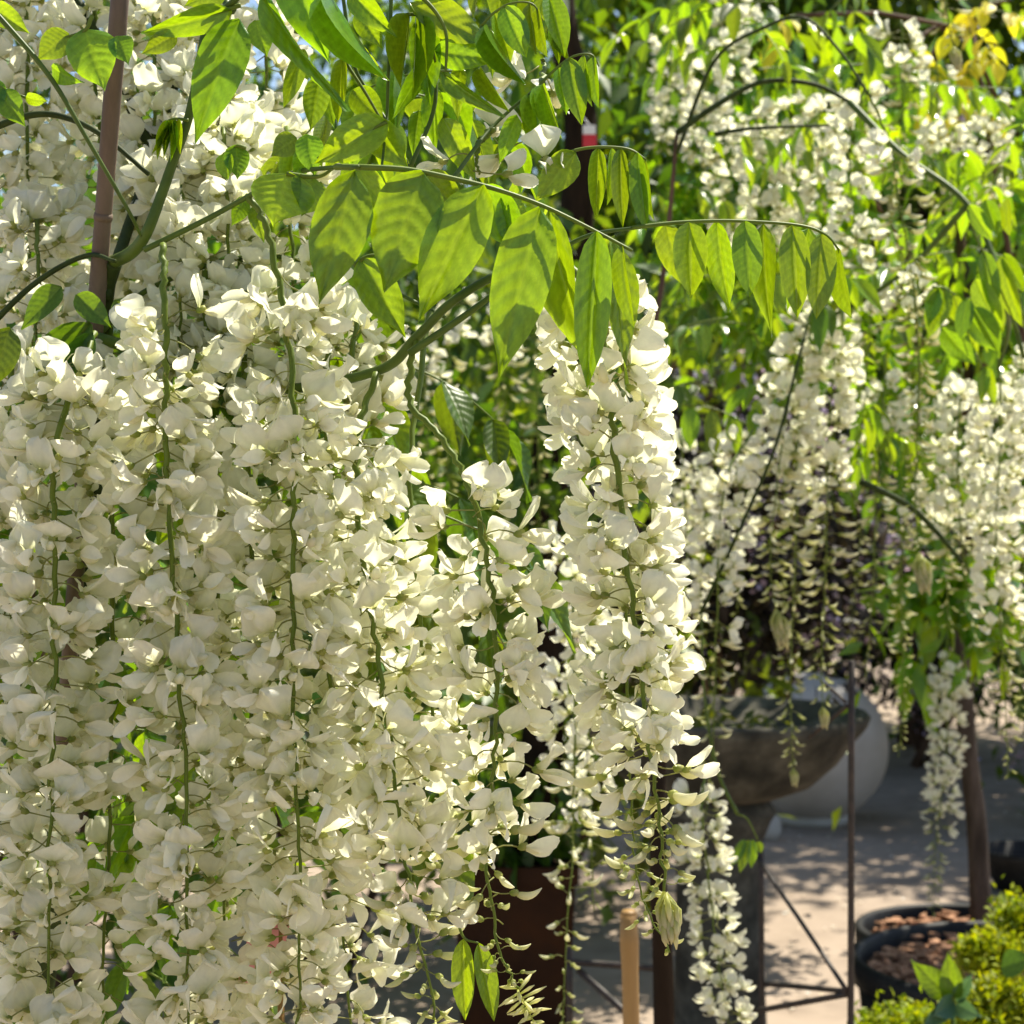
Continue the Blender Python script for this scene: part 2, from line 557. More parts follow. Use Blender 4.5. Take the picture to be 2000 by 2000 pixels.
def raceme(pts, label, group=None, bare=.06, bud_at=.72, gap=.0037, level=2, size=.9, tip='none', ped=1.0,
           rad=.0016, seed=None, mat=None, taper=.45, tip_scale=1.0, cat='flower', name='flower_raceme'):
    """a hanging raceme along picture points (px, py, depth); open flowers above, buds below"""
    rs = random.Random(seed if seed is not None else int(abs(pts[0][0] * 7 + pts[0][1] * 13)))
    W_ = spline([P(*p) for p in pts], 10)
    root = thing(name, W_[0], label, cat, group)
    n = len(W_)
    L = [0]
    for i in range(1, n):
        L.append(L[-1] + (W_[i] - W_[i - 1]).length)
    tot = L[-1]
    radii = [rad * (1.12 - .75 * l / tot) for l in L]
    wob = [W_[i] + Vector((rs.uniform(-1, 1), rs.uniform(-1, 1), 0)) * rad * .7 for i in range(n)]
    wob[0] = W_[0]
    g = tube(wob, radii, 7)
    part('stem', make_mesh('stem', g[0], g[1], M['rachis'], g[2]), root)
    s = bare * tot
    phi = rs.uniform(0, 6)
    while s < tot * .992:
        i = max(1, min(n - 1, int(np.searchsorted(L, s))))
        f = (s - L[i - 1]) / max(1e-6, L[i] - L[i - 1])
        c = W_[i - 1].lerp(W_[i], min(1, f))
        t = s / tot
        phi += 2.39996 + rs.uniform(-.5, .5)
        isbud = t > bud_at + rs.uniform(-.05, .05)
        if not isbud:
            tilt = rs.uniform(-.7, .4)
            o = Vector((math.cos(phi), math.sin(phi), tilt)).normalized()
            sc = size * rs.uniform(.86, 1.14) * (1 - .12 * t)
            pl = .018 * sc * ped * rs.uniform(.75, 1.25)
            up = Vector((rs.uniform(-.8, .8), rs.uniform(-.8, .8), 1))
            k = pl / .018
            fm = frame_mat(c + o * pl, o, up, sc)
            if level == 2:
                fl = part('flower', rs.choice(CORE), root, M4=fm)
                b = Matrix.Rotation(rs.uniform(-.25, .25), 4, 'X') @ Matrix.Rotation(rs.uniform(-.15, .15), 4, 'Y')
                child('banner_petal', rs.choice(BANNER), fl, b)
                child('wing_petal', rs.choice(WINGL), fl)
                child('wing_petal', rs.choice(WINGR), fl)
            else:
                src = FLOWER if mat is None else FLOWER_LILAC
                part('flower', rs.choice(src), root, M4=fm)
        else:
            u = (t - bud_at) / max(.02, 1 - bud_at)
            sc = size * (1.05 - (1.05 - taper) * min(1, max(0, u))) * rs.uniform(.85, 1.1)
            tilt = rs.uniform(-.75, .3) - .5 * max(0, u - .7)
            o = Vector((math.cos(phi), math.sin(phi), tilt)).normalized()
            me = rs.choice(BUD if u < rs.uniform(.3, .75) else BUDG)
            pl = .0145 * sc * rs.uniform(.55, 1.1)
            phi += rs.uniform(-.7, .7)
            part('bud', me, root, M4=frame_mat(c + o * pl, o, (rs.uniform(-.4, .4), rs.uniform(-.4, .4), 1), sc))
        s += gap * size * (rs.uniform(.3, 1.55) if isbud else rs.uniform(.7, 1.3))
    if tip != 'none':
        d = (W_[-1] - W_[-3]).normalized()
        fwd = d.orthogonal()
        part('tip_cone', TIPCONE if tip == 'cone' else TIPWISP, root, M4=frame_mat(W_[-1], fwd, -d, tip_scale))
    return root


# ------------------------------------------------------------------ leaflets (+Y length, +Z upper face)
leaf_w = table([0, .03, .08, .16, .28, .42, .56, .68, .78, .86, .93, 1], [.02, .12, .27, .40, .485, .5, .455, .36, .24, .13, .055, .0])
leaf_w2 = table([0, .03, .1, .2, .35, .5, .65, .8, .92, 1], [.02, .14, .32, .43, .5, .5, .45, .31, .12, .0])


def leaflet_geo(rs, fold=.2, droop=.15, quilt=.012, wave=.02, nu=14, nv=72, wf=leaf_w, veins=9):
    ph = rs.uniform(0, 6); bend = rs.uniform(-.05, .05)

    def fn(u, v):
        w_ = wf(v)
        x = u * w_ + bend * v * v
        a = abs(u)
        z = fold * a * w_ - droop * v * v
        q = veins * v - 1.6 * a
        z += quilt * (abs(math.sin(math.pi * q)) ** .6 - .5) * min(1, a * 3.2) * min(1, (1 - v) * 3) * (1 - .3 * a)
        z += wave * math.sin(7 * v + ph + (2 if u > 0 else 0)) * a ** 3
        z -= .012 * math.exp(-(u / .09) ** 2)
        rib = math.exp(-(u / .07) ** 2)
        vein = math.exp(-(((q + .5) % 1 - .5) / .12) ** 2) * .75 * min(1, a * 5)
        k = max(rib, vein) * .55
        c = np.array((1, 1, 1)) * (1 - k) + np.array((1.5, 1.35, 1.5)) * k
        e = max(0, a - .85) / .15
        c = c * (1 + .15 * e)
        return (x, v, z), c
    return grid(nu, nv, fn)


rs1 = random.Random(5)
LEAF = [mesh_of('leaflet', leaflet_geo(rs1, rs1.uniform(.08, .3), rs1.uniform(.05, .22), rs1.uniform(.010, .018), rs1.uniform(.03, .06)), M['leaf']) for _ in range(6)]
LEAF_BROAD = [mesh_of('leaflet', leaflet_geo(rs1, .06, .10, .026, .08, veins=8), M['leaf']) for _ in range(3)]
LEAF_YOUNG = [mesh_of('leaflet', leaflet_geo(rs1, rs1.uniform(.7, 1.3), rs1.uniform(.0, .15), .004, .01, wf=leaf_w2, veins=12), M['leaf']) for _ in range(4)]
LEAF_OVAL = [mesh_of('leaflet', leaflet_geo(rs1, rs1.uniform(.2, .4), rs1.uniform(.05, .15), .006, .01, wf=leaf_w2, veins=12), M['leaf']) for _ in range(4)]
LEAF_DARK = []
for me in LEAF[:4]:
    c = me.copy(); c.materials.clear(); c.materials.append(M['leaf_dark']); LEAF_DARK.append(c)
lo_g = [leaflet_geo(rs1, rs1.uniform(.1, .4), rs1.uniform(.05, .25), .01, .02, 4, 8) for _ in range(4)]
LEAF_LO = [mesh_of('leaflet', g, M['leaf']) for g in lo_g]
LEAF_LO_DARK = [mesh_of('leaflet', g, M['leaf_dark']) for g in lo_g]
LEAF_LO_YELLOW = [mesh_of('leaflet', g, M['leaf_yellow']) for g in lo_g[:2]]


def leaflet_px(parent, root, b, t, d0, d1, wpx, roll=0.0, src=None, rs=random):
    """leaflet seen from base pixel b to tip pixel t; depths d0, d1"""
    B, T = P(b[0], b[1], d0), P(t[0], t[1], d1)
    y = T - B
    Lh = y.length
    y.normalize()
    mid = (B + T) / 2
    view = (cam.location - mid).normalized()
    z = (view - y * view.dot(y)).normalized()
    z = Matrix.Rotation(R(roll), 3, y) @ z
    nar = .78 if (src is LEAF_OVAL or src is LEAF_YOUNG) else .84
    ww = wpx * nar / 1000 * K * (d0 + d1) / 2 / max(.35, math.cos(R(roll)))
    m = frame_mat(B, y, z, (ww, Lh, Lh * .8))
    me = rs.choice(src or LEAF)
    o = bpy.data.objects.new('leaflet', me)
    C.objects.link(o)
    o.parent = parent
    # the parent (a compound leaf) carries no transform of its own beyond the root's
    o.matrix_parent_inverse = Matrix.Identity(4)
    o.matrix_basis = m
    return o


def stalk(root, pts, r=.0011, mat=None, name='compound_leaf'):
    W_ = spline(pts, 6)
    n = len(W_)
    g = tube(W_, [r * (1.15 - .6 * i / n) for i in range(n)], 6)
    return part(name, make_mesh(name, g[0], g[1], mat or M['rachis'], g[2]), root)


def compound(root, base, direction, length, pairs, leaf_len, rs, src, sag=.6, young=0, r=.0009, width=.36, term=True):
    """an odd-pinnate leaf arching from base"""
    d = Vector(direction).normalized()
    pts = [Vector(base)]
    nseg = 8
    for i in range(nseg):
        d = (d + Vector((0, 0, -sag / nseg)) + Vector((rs.uniform(-1, 1), rs.uniform(-1, 1), 0)) * .03).normalized()
        pts.append(pts[-1] + d * length / nseg)
    st = stalk(root, pts, r)
    sidev = Vector((0, 0, 1)).cross(Vector(direction))
    sidev = sidev.normalized() if sidev.length > .01 else Vector((1, 0, 0))

    def at(t):
        f = t * nseg
        i = min(nseg - 1, int(f))
        return pts[i].lerp(pts[i + 1], f - i), (pts[i + 1] - pts[i]).normalized()
    for k in range(pairs):
        t = .28 + .66 * k / max(1, pairs - 1) if pairs > 1 else .6
        p, tg = at(t)
        ll = leaf_len * (1 - .35 * abs(t - .5)) * rs.uniform(.85, 1.1)
        for sd in (-1, 1):
            y = (sidev * sd * rs.uniform(.4, 1.1) + tg * rs.uniform(.1, .7) + Vector((0, 0, -rs.uniform(.1, 1.1) - young * .9))).normalized()
            up = (Vector((0, 0, 1)) + sidev * sd * .5 + Vector((rs.uniform(-.3, .3), rs.uniform(-.3, .3), 0)))
            o = bpy.data.objects.new('leaflet', rs.choice(src))
            C.objects.link(o)
            o.parent = st
            o.matrix_basis = frame_mat(p, y, up, (ll * width * rs.uniform(.85, 1.15), ll, ll))
    if term:
        p, tg = at(1.0)
        y = (tg + Vector((0, 0, -.5))).normalized()
        o = bpy.data.objects.new('leaflet', rs.choice(src))
        C.objects.link(o)
        o.parent = st
        o.matrix_basis = frame_mat(p, y, (rs.uniform(-.3, .3), rs.uniform(-.3, .3) - .3, 1), (leaf_len * width, leaf_len, leaf_len))
    return st


def leaf_cloud(centers, sizes, rs, aspect=.42, hang=.5, colv=.3):
    """many small folded leaves as one mesh: 5 verts, 4 triangles each"""
    n = len(centers)
    c = np.asarray(centers)
    y = rs.normal(size=(n, 3)); y[:, 2] -= hang * 1.5
    y /= np.linalg.norm(y, axis=1)[:, None]
    zup = rs.normal(size=(n, 3)) * .6; zup[:, 2] += 1
    x = np.cross(y, zup); x /= np.linalg.norm(x, axis=1)[:, None]
    z = np.cross(x, y)
    s = np.asarray(sizes)[:, None]
    hw = s * aspect * .5
    base = c
    tip = c + y * s - z * s * .12
    mid = c + y * s * .45 - z * s * .03
    lf = c + y * s * .42 - x * hw + z * s * .05
    rt = c + y * s * .42 + x * hw + z * s * .05
    V = np.stack([base, lf, mid, rt, tip], 1).reshape(-1, 3)
    o = (np.arange(n) * 5)[:, None]
    F = np.concatenate([o + np.array([[0, 2, 1]]), o + np.array([[0, 3, 2]]), o + np.array([[1, 2, 4]]), o + np.array([[2, 3, 4]])], 0)
    k = 1 + rs.uniform(-colv, colv, size=n)
    hue = rs.uniform(-.1, .18, size=n)
    col = np.stack([k * (1 + hue), k, k * (1 - hue)], 1)
    col = np.repeat(col, 5, axis=0)
    return V, F, col


def cloud_obj(name, V, F, col, root, mat, kind='stuff'):
    me = bpy.data.meshes.new(name)
    nv, nf = len(V), len(F)
    me.vertices.add(nv)
    me.vertices.foreach_set('co', np.asarray(V, dtype=np.float32).ravel())
    me.loops.add(nf * 3)
    me.loops.foreach_set('vertex_index', np.asarray(F, dtype=np.int32).ravel())
    me.polygons.add(nf)
    me.polygons.foreach_set('loop_start', np.arange(nf, dtype=np.int32) * 3)
    me.polygons.foreach_set('loop_total', np.full(nf, 3, dtype=np.int32))
    me.update(calc_edges=True)
    a = me.color_attributes.new('Col', 'FLOAT_COLOR', 'POINT')
    arr = np.ones((nv, 4), dtype=np.float32); arr[:, :3] = col
    a.data.foreach_set('color', arr.ravel())
    me.materials.append(mat)
    return part(name, me, root, kind=kind)


def clumps(n_clump, per, center, radius, spread, rs, shell=.5):
    """leaf positions gathered in clumps within an ellipsoid"""
    d = rs.normal(size=(n_clump, 3)); d /= np.linalg.norm(d, axis=1)[:, None]
    r = rs.uniform(shell, 1, size=n_clump) ** .6
    cc = np.asarray(center) + d * r[:, None] * np.asarray(radius)
    pts = cc[:, None, :] + rs.normal(size=(n_clump, per, 3)) * spread
    return pts.reshape(-1, 3)


# ================================================================== SETTING
def plane_grid(x0, x1, y0, y1, z):
    return [(x0, y0, z), (x1, y0, z), (x1, y1, z), (x0, y1, z)], [(0, 1, 2, 3)], [(1, 1, 1)] * 4


gr = geo('ground', plane_grid(-300, 300, -40, 600, 0), None, M['paving'], smooth=False)
tag(gr, kind='structure')

# ================================================================== BACKGROUND THINGS
# far garden trees behind everything (trunk + crown each)
def garden_tree(px, d, h, rx, rz, label, mat, n, leaf, seed, base=.25, name='garden_tree', group='trees closing the back of the garden'):
    r = np.random.default_rng(seed)
    rs = random.Random(seed)
    g0 = P(px, 1000, d); g0.z = 0
    root = thing(name, g0, label, 'tree', group)
    cz = h - rz
    pts = [g0 + Vector((0, 0, -.02)), g0 + Vector((.05, 0, h * .3)), g0 + Vector((-.04, .05, cz))]
    geo('trunk', tube(spline(pts, 5), [.09 * h / 4 * (1 - .6 * i / 10) for i in range(11)], 8), root, M['trunk'])
    for k in range(5):
        a = k * 1.26 + rs.uniform(0, .6)
        e = Vector((math.cos(a) * rx * .7, math.sin(a) * rx * .6, rz * rs.uniform(-.1, .7)))
        st_ = pts[1].lerp(pts[2], rs.uniform(.3, .95))
        geo('limb', tube(spline([st_, st_ + e * .5 + Vector((0, 0, .1)), Vector((g0.x, g0.y, cz)) + e], 4), [.04 * h / 4 * (1 - .085 * i) for i in range(9)], 6), root, M['trunk'])
    pos = clumps(n // 45, 45, (g0.x, g0.y, cz), (rx, rx * .8, rz), leaf * 1.9, r, .35)
    pos = pos[pos[:, 2] > base * .3]
    V, F, col = leaf_cloud(pos, r.uniform(.7, 1.25, len(pos)) * leaf, r, .5, .4)
    cloud_obj('crown', V, F, col, root, mat)
    return root


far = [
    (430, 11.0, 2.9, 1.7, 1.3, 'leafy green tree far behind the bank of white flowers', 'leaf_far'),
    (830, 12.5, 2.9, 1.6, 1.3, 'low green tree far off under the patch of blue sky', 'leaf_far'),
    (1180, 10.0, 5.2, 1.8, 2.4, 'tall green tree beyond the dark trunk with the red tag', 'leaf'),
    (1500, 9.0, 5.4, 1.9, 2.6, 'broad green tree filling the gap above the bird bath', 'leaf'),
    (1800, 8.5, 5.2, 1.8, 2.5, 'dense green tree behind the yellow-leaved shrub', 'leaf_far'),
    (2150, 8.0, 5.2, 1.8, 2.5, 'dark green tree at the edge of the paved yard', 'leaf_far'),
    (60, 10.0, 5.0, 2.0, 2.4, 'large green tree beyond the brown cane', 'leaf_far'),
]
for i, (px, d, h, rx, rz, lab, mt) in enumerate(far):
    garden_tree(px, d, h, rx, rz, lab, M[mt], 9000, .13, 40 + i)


def shrub(px, d, cz, rx, ry, rz, label, mat, n, leaf, seed, name='shrub', group=None, hang=.4, flowers=None, aspect=.45, shell=.3):
    r = np.random.default_rng(seed)
    rs = random.Random(seed)
    g0 = P(px, 1000, d); g0.z = 0
    root = thing(name, g0, label, 'shrub', group)
    for k in range(5):
        e = Vector((rs.uniform(-.6, .6) * rx, rs.uniform(-.6, .6) * ry, cz + rs.uniform(-.2, .5) * rz))
        geo('stem', tube(spline([g0 + Vector((rs.uniform(-.05, .05), rs.uniform(-.05, .05), -.01)), g0 + e * .5 + Vector((.03, 0, 0)), g0 + e], 4),
                         [.012 * (1 - .07 * i) for i in range(9)], 6), root, M['trunk'])
    pos = clumps(max(3, n // 30), 30, (g0.x, g0.y, cz), (rx, ry, rz), leaf * 1.6, r, shell)
    pos = pos[pos[:, 2] > .02]
    V, F, col = leaf_cloud(pos, r.uniform(.6, 1.25, len(pos)) * leaf, r, aspect, hang)
    cloud_obj('foliage', V, F, col, root, mat)
    if flowers:
        fm, fn_, fs = flowers
        pos = clumps(max(3, fn_ // 40), 40, (g0.x, g0.y, cz), (rx * 1.02, ry * 1.02, rz * 1.02), .05, r, .75)
        V, F, col = leaf_cloud(pos, r.uniform(.6, 1.2, len(pos)) * fs, r, .8, 0, .15)
        cloud_obj('blossom', V, F, col * .8, root, M[fm])
    return root


shrub(1480, 7.6, 1.0, .75, .4, .75, 'dark shrub with pale lilac blossom behind the white globe', M['leaf_deep_shade'], 4200, .07, 61, 'flowering_shrub', flowers=('lilac', 2600, .022))
shrub(1800, 7.7, .8, .55, .4, .65, 'dark purple-flowered shrub beside the white globe', M['leaf_deep_shade'], 3000, .06, 62, 'flowering_shrub', flowers=('lilac', 1500, .022))
shrub(1425, 4.7, 1.08, .46, .25, .36, 'lilac-flowered bush with deep shade coloured into its leaves right above the bird bath', M['leaf_deep_shade'], 4200, .055, 67, 'flowering_shrub', flowers=('lilac', 2600, .02))
shrub(1080, 5.0, 1.0, .7, .4, .9, 'green leafy shrub behind the dark brown planter', M['leaf_dark'], 4200, .08, 63)
shrub(640, 4.2, 1.0, .8, .4, .85, 'broad green shrub screened by the white flower bank', M['leaf_dark'], 4200, .08, 64)
shrub(120, 3.4, 1.0, .8, .4, .9, 'dark green shrub in the shade behind the cane', M['leaf_dark'], 4200, .08, 65)
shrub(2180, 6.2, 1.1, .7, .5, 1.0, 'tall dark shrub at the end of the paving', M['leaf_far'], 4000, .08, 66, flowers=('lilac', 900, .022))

# yellow-leaved shrub at the upper right, each leaflet a piece of its compound leaf
def yellow_shrub():
    g0 = P(2090, 1000, 2.9); g0.z = 0
    root = thing('yellow_shrub', g0, 'tall shrub with clear yellow leaflets above the green tangle', 'shrub')
    rs = random.Random(3)
    top = P(1900, 60, 2.9)
    geo('stem', tube(spline([g0, g0.lerp(top, .5) + Vector((.06, 0, 0)), top], 6), [.012 - .0007 * i for i in range(13)], 7), root, M['trunk'])
    for (px, py, n) in ((1790, 130, 5), (1830, 190, 4), (1940, 60, 6), (1985, 40, 5), (1960, 130, 5), (1960, 230, 4), (1570, 70, 4), (1900, 100, 4), (1800, 210, 4)):
        b = P(px - 15, py - 40, 2.85 + rs.uniform(-.1, .1))
        compound(root, b, (rs.uniform(-.8, .8), -.5, -.1), .15, n, .042, rs, LEAF_LO_YELLOW, .8, width=.6)
        geo('twig', tube([b, b.lerp(top, .5) + Vector((0, .05, .03)), top], .004, 5), root, M['trunk'])


yellow_shrub()

# white globe on the paving
gp = P(1585, 1000, 6.35); gp.z = 0
root = thing('garden_globe', gp, 'large smooth white stone globe resting on the paving', 'globe')
prof = [(.10, .0)]
for i in range(1, 20):
    a = -math.pi / 2 + math.pi * i / 20
    prof.append((.27 * math.cos(a), .265 + .265 * math.sin(a)))
prof.append((.01, .53))
g = lathe(prof, 48)
o = part('sphere', make_mesh('sphere', g[0], g[1], M['globe'], g[2]), root, M4=Matrix.Translation(gp))
g = lathe([(.13, 0), (.135, .02), (.12, .035), (.08, .04)], 32)
part('foot', make_mesh('foot', g[0], g[1], M['globe'], g[2]), root, M4=Matrix.Translation(gp))
# little pale stone beside it
g = lathe([(.04, 0), (.05, .03), (.045, .07), (.02, .09), (.004, .095)], 14, wob=.08)
o = part('stone', make_mesh('stone', g[0], g[1], M['globe'], g[2]), None, M4=Matrix.Translation(P(1497, 1000, 6.0) * 1 - Vector((0, 0, CAM_H))))
tag(o, 'small pale stone lying beside the white globe', 'stone')

# bird bath
bp_ = P(1405, 1000, 3.13); bp_.z = 0
root = thing('bird_bath', bp_, 'weathered concrete bird bath with wide shallow bowl', 'bird bath')
bowl = [(.07, .60), (.10, .602), (.16, .625), (.205, .665), (.235, .705), (.255, .728), (.262, .745), (.255, .752), (.243, .748), (.225, .735), (.18, .715), (.10, .70), (.01, .698)]
g = lathe(bowl, 56, wob=.004)
part('bowl', make_mesh('bowl', g[0], g[1], M['concrete'], g[2]), root, M4=Matrix.Translation(bp_))
ped = [(.135, .05), (.125, .07), (.10, .10), (.085, .16), (.078, .3), (.076, .45), (.078, .53), (.09, .56), (.10, .575), (.085, .60)]
g = lathe(ped, 40, wob=.004)
part('pedestal', make_mesh('pedestal', g[0], g[1], M['concrete'], g[2]), root, M4=Matrix.Translation(bp_))
g = lathe([(.16, 0), (.165, .03), (.155, .05), (.06, .052)], 40, wob=.004)
part('base', make_mesh('base', g[0], g[1], M['concrete'], g[2]), root, M4=Matrix.Translation(bp_))
# leaf litter lying in the bowl
r_ = np.random.default_rng(3)
pos = np.stack([bp_.x + r_.normal(size=90) * .09, bp_.y + r_.normal(size=90) * .09, np.full(90, .728)], 1)
pos = pos[((pos[:, 0] - bp_.x) ** 2 + (pos[:, 1] - bp_.y) ** 2) < .19 ** 2]
V, F, col = leaf_cloud(pos, r_.uniform(.015, .035, len(pos)), r_, .5, -.2)
lit = cloud_obj('leaf_litter', V, F, col * np.array((1.6, 1.1, .8)), None, M['leaf_far'])
tag(lit, 'dry leaf litter lying in the bird bath bowl', 'litter', kind='stuff')


# black nursery pots
def pot(px, d, r_top, h, label, seed, chips=320):
    rs = random.Random(seed)
    p0 = P(px, 1000, d); p0.z = 0
    root = thing('plant_pot', p0, label, 'pot', 'black nursery pots on the paving')
    rb = r_top * .82
    body = [(rb, 0), (rb + (r_top - rb) * .5, h * .5), (r_top - .006, h - .04), (r_top - .02, h - .04), (rb * .9, h * .5)]
    g = lathe(body, 48)
    part('body', make_mesh('body', g[0], g[1], M['black_pot'], g[2]), root, M4=Matrix.Translation(p0))
    rim = [(r_top - .005, h - .042), (r_top + .006, h - .038), (r_top + .008, h - .004), (r_top + .003, h), (r_top - .006, h), (r_top - .010, h - .006), (r_top - .012, h - .041)]
    g = lathe(rim, 48)
    V, F, Cc = g
    F = F[:-2]
    part('rim', make_mesh('rim', V, F, M['black_pot'], Cc), root, M4=Matrix.Translation(p0))
    # soil, lumpy
    so = []
    g = grid(18, 18, lambda u, v: ((u * (r_top - .014) * math.sqrt(max(0, 1 - (2 * v - 1) ** 2 / 2)), (2 * v - 1) * (r_top - .014) * math.sqrt(max(0, 1 - u * u / 2)),
                                    h - .036 + .010 * math.sin(9 * u + seed) * math.cos(8 * v) + rs.uniform(-.004, .004)), (1, 1, 1)))
    part('soil', make_mesh('soil', g[0], g[1], M['soil'], g[2]), root, M4=Matrix.Translation(p0))
    ch = []
    for k in range(chips):
        a, rr = rs.uniform(0, 6.28), (r_top - .03) * math.sqrt(rs.random())
        c = Vector((rr * math.cos(a), rr * math.sin(a), h - .024 + rs.uniform(0, .014)))
        s = Vector((rs.uniform(.006, .019), rs.uniform(.004, .009), rs.uniform(.002, .004)))
        rot = Matrix.Rotation(rs.uniform(0, 6.28), 3, 'Z') @ Matrix.Rotation(rs.uniform(-.5, .5), 3, 'X')
        cs = [Vector((x * s.x * rs.uniform(.7, 1.1), y * s.y * rs.uniform(.7, 1.1), z * s.z)) for z in (-1, 1) for x, y in ((-1, -1), (1, -1), (1, 1), (-1, 1))]
        ch.append(([c + rot @ q for q in cs], [(3, 2, 1, 0), (4, 5, 6, 7), (0, 1, 5, 4), (1, 2, 6, 5), (2, 3, 7, 6), (3, 0, 4, 7)], [(1, 1, 1)] * 8))
    g = merge(ch)
    part('bark_mulch', make_mesh('bark_mulch', g[0], g[1], M['chip'], g[2], smooth=False), root, M4=Matrix.Translation(p0), kind='stuff')
    return root


pot(1893, 3.44, .21, .30, 'black plastic pot holding the brown wisteria trunk', 1)
pot(1992, 2.84, .26, .39, 'black plastic pot of reddish bark mulch behind lime foliage', 2, 520)
pot(1290, 1.72, .15, .26, 'black plastic pot at the foot of the tan bamboo cane', 5, 60)
pot(60, 1.08, .17, .28, 'black plastic pot under the bank of white flowers', 6, 60)
# dark round clay pot lying low between the stalks
gq = P(1175, 1000, 3.0); gq.z = 0
root = thing('clay_pot', gq, 'rounded dark grey clay pot upturned on the paving', 'pot')
g = lathe([(.10, 0), (.11, .02), (.105, .06), (.09, .13), (.07, .17), (.05, .185), (.02, .19)], 36)
part('body', make_mesh('body', g[0], g[1], M['grey_pot'], g[2]), root, M4=Matrix.Translation(gq))
g = lathe([(.108, .0), (.118, .004), (.118, .03), (.109, .034)], 36)
part('rim', make_mesh('rim', g[0], g[1], M['grey_pot'], g[2]), root, M4=Matrix.Translation(gq))
# black dish at the right edge
gq = P(1998, 1000, 5.2); gq.z = 0
root = thing('nursery_bowl', gq, 'small black bowl set down on the sunlit paving', 'bowl')
g = lathe([(.07, 0), (.10, .05), (.125, .10), (.13, .12), (.12, .12), (.10, .08), (.01, .05)], 36)
part('shell', make_mesh('shell', g[0], g[1], M['black_pot'], g[2]), root, M4=Matrix.Translation(gq))

# tall brown planter
d0 = 3.2
pl0 = P(1005, 1000, d0); pl0.z = 0
zt = P(1000, 1672, d0).z
root = thing('planter', pl0, 'tall square planter glazed dark rusty brown', 'planter')
hw = .105
def box_v(x0, x1, y0, y1, z0, z1, tp=0):
    return ([(x0 + tp, y0 + tp, z0), (x1 - tp, y0 + tp, z0), (x1 - tp, y1 - tp, z0), (x0 + tp, y1 - tp, z0), (x0, y0, z1), (x1, y0, z1), (x1, y1, z1), (x0, y1, z1)],
            [(3, 2, 1, 0), (4, 5, 6, 7), (0, 1, 5, 4), (1, 2, 6, 5), (2, 3, 7, 6), (3, 0, 4, 7)], [(1, 1, 1)] * 8)
g = box_v(-hw, hw, -hw, hw, 0, zt - .03, .02)
part('body', make_mesh('body', g[0], g[1], M['planter'], g[2], smooth=False), root, M4=Matrix.Translation(pl0))
rimp = []
e = hw + .006
for (x0, x1, y0, y1) in ((-e, e, -e, -e + .025), (-e, e, e - .025, e), (-e, -e + .025, -e + .025, e - .025), (e - .025, e, -e + .025, e - .025)):
    rimp.append(box_v(x0, x1, y0, y1, zt - .03, zt))
g = merge(rimp)
part('rim', make_mesh('rim', g[0], g[1], M['planter'], g[2], smooth=False), root, M4=Matrix.Translation(pl0))
g = box_v(-hw + .02, hw - .02, -hw + .02, hw - .02, zt - .031, zt - .018)
part('soil', make_mesh('soil', g[0], g[1], M['soil'], g[2], smooth=False), root, M4=Matrix.Translation(pl0))

# dark trunk with red and white tag
tr0 = Vector((pl0.x + .03, pl0.y, zt - .02))
tree_d = thing('wisteria_tree', tr0, 'dark slender wisteria tree growing in the brown planter', 'tree')
pts = [tr0, P(1062, 1400, 3.2), P(1075, 900, 3.2), P(1135, 300, 3.2), P(1100, 60, 3.2), P(1085, -120, 3.2)]
geo('trunk', tube(spline(pts, 6), [.042 - .0006 * i for i in range(31)], 10), tree_d, M['dark_trunk'])
rr = np.random.default_rng(70)
pos = np.concatenate([clumps(26, 30, P(950, 800, 3.0), (.30, .25, .28), .06, rr, .2), clumps(34, 30, P(1130, 60, 3.3), (.5, .35, .3), .07, rr, .3), clumps(10, 30, P(1010, 1580, 3.15), (.1, .1, .1), .04, rr, .2)])
V, F, col = leaf_cloud(pos, rr.uniform(.04, .075, len(pos)), rr, .42, .9)
cloud_obj('foliage', V, F, col, tree_d, M['leaf_dark'])
tg0 = P(1152, 275, 3.1)
root = thing('plant_tag', tg0, 'red and white tag tied to the dark trunk', 'tag')
def card(cx, cz, wx, hz, y, th=.002):
    return box_v(cx - wx / 2, cx + wx / 2, y, y + th, cz - hz / 2, cz + hz / 2)
g = card(0, 0, .024, .022, 0)
part('red_band', make_mesh('red_band', g[0], g[1], M['red_tag'], g[2], smooth=False), root, M4=Matrix.Translation(tg0))
g = card(-.001, .0195, .022, .016, 0)
part('white_band', make_mesh('white_band', g[0], g[1], M['white_tag'], g[2], smooth=False), root, M4=Matrix.Translation(tg0))
geo('tie', tube([tg0 + Vector((0, .001, .027)), tg0 + Vector((-.01, .04, .05)), tg0 + Vector((-.02, .09, .05))], .0012, 5), root, M['white_tag'])
# red and pink tag behind the flower bank
tg1 = P(548, 1815, .93)
root = thing('plant_tag', tg1, 'red and pink tag hanging low behind the white flower bank', 'tag')
rot = Matrix.Translation(tg1) @ Matrix.Rotation(R(12), 4, 'Y')
g = card(-.003, .012, .016, .016, 0, .001)
part('red_band', make_mesh('red_band', g[0], g[1], M['red_tag'], g[2], smooth=False), root, M4=rot)
g = card(.009, .012, .008, .018, 0, .001)
part('white_band', make_mesh('white_band', g[0], g[1], M['white_tag'], g[2], smooth=False), root, M4=rot)
g = card(-.006, -.014, .020, .034, .0005, .001)
part('pink_band', make_mesh('pink_band', g[0], g[1], M['pink_tag'], g[2], smooth=False), root, M4=rot)
geo('stick', tube([tg1 + Vector((0, .002, .02)), tg1 + Vector((0, .002, -.2)), Vector((tg1.x, tg1.y + .002, .0))], .002, 6), root, M['bamboo'])

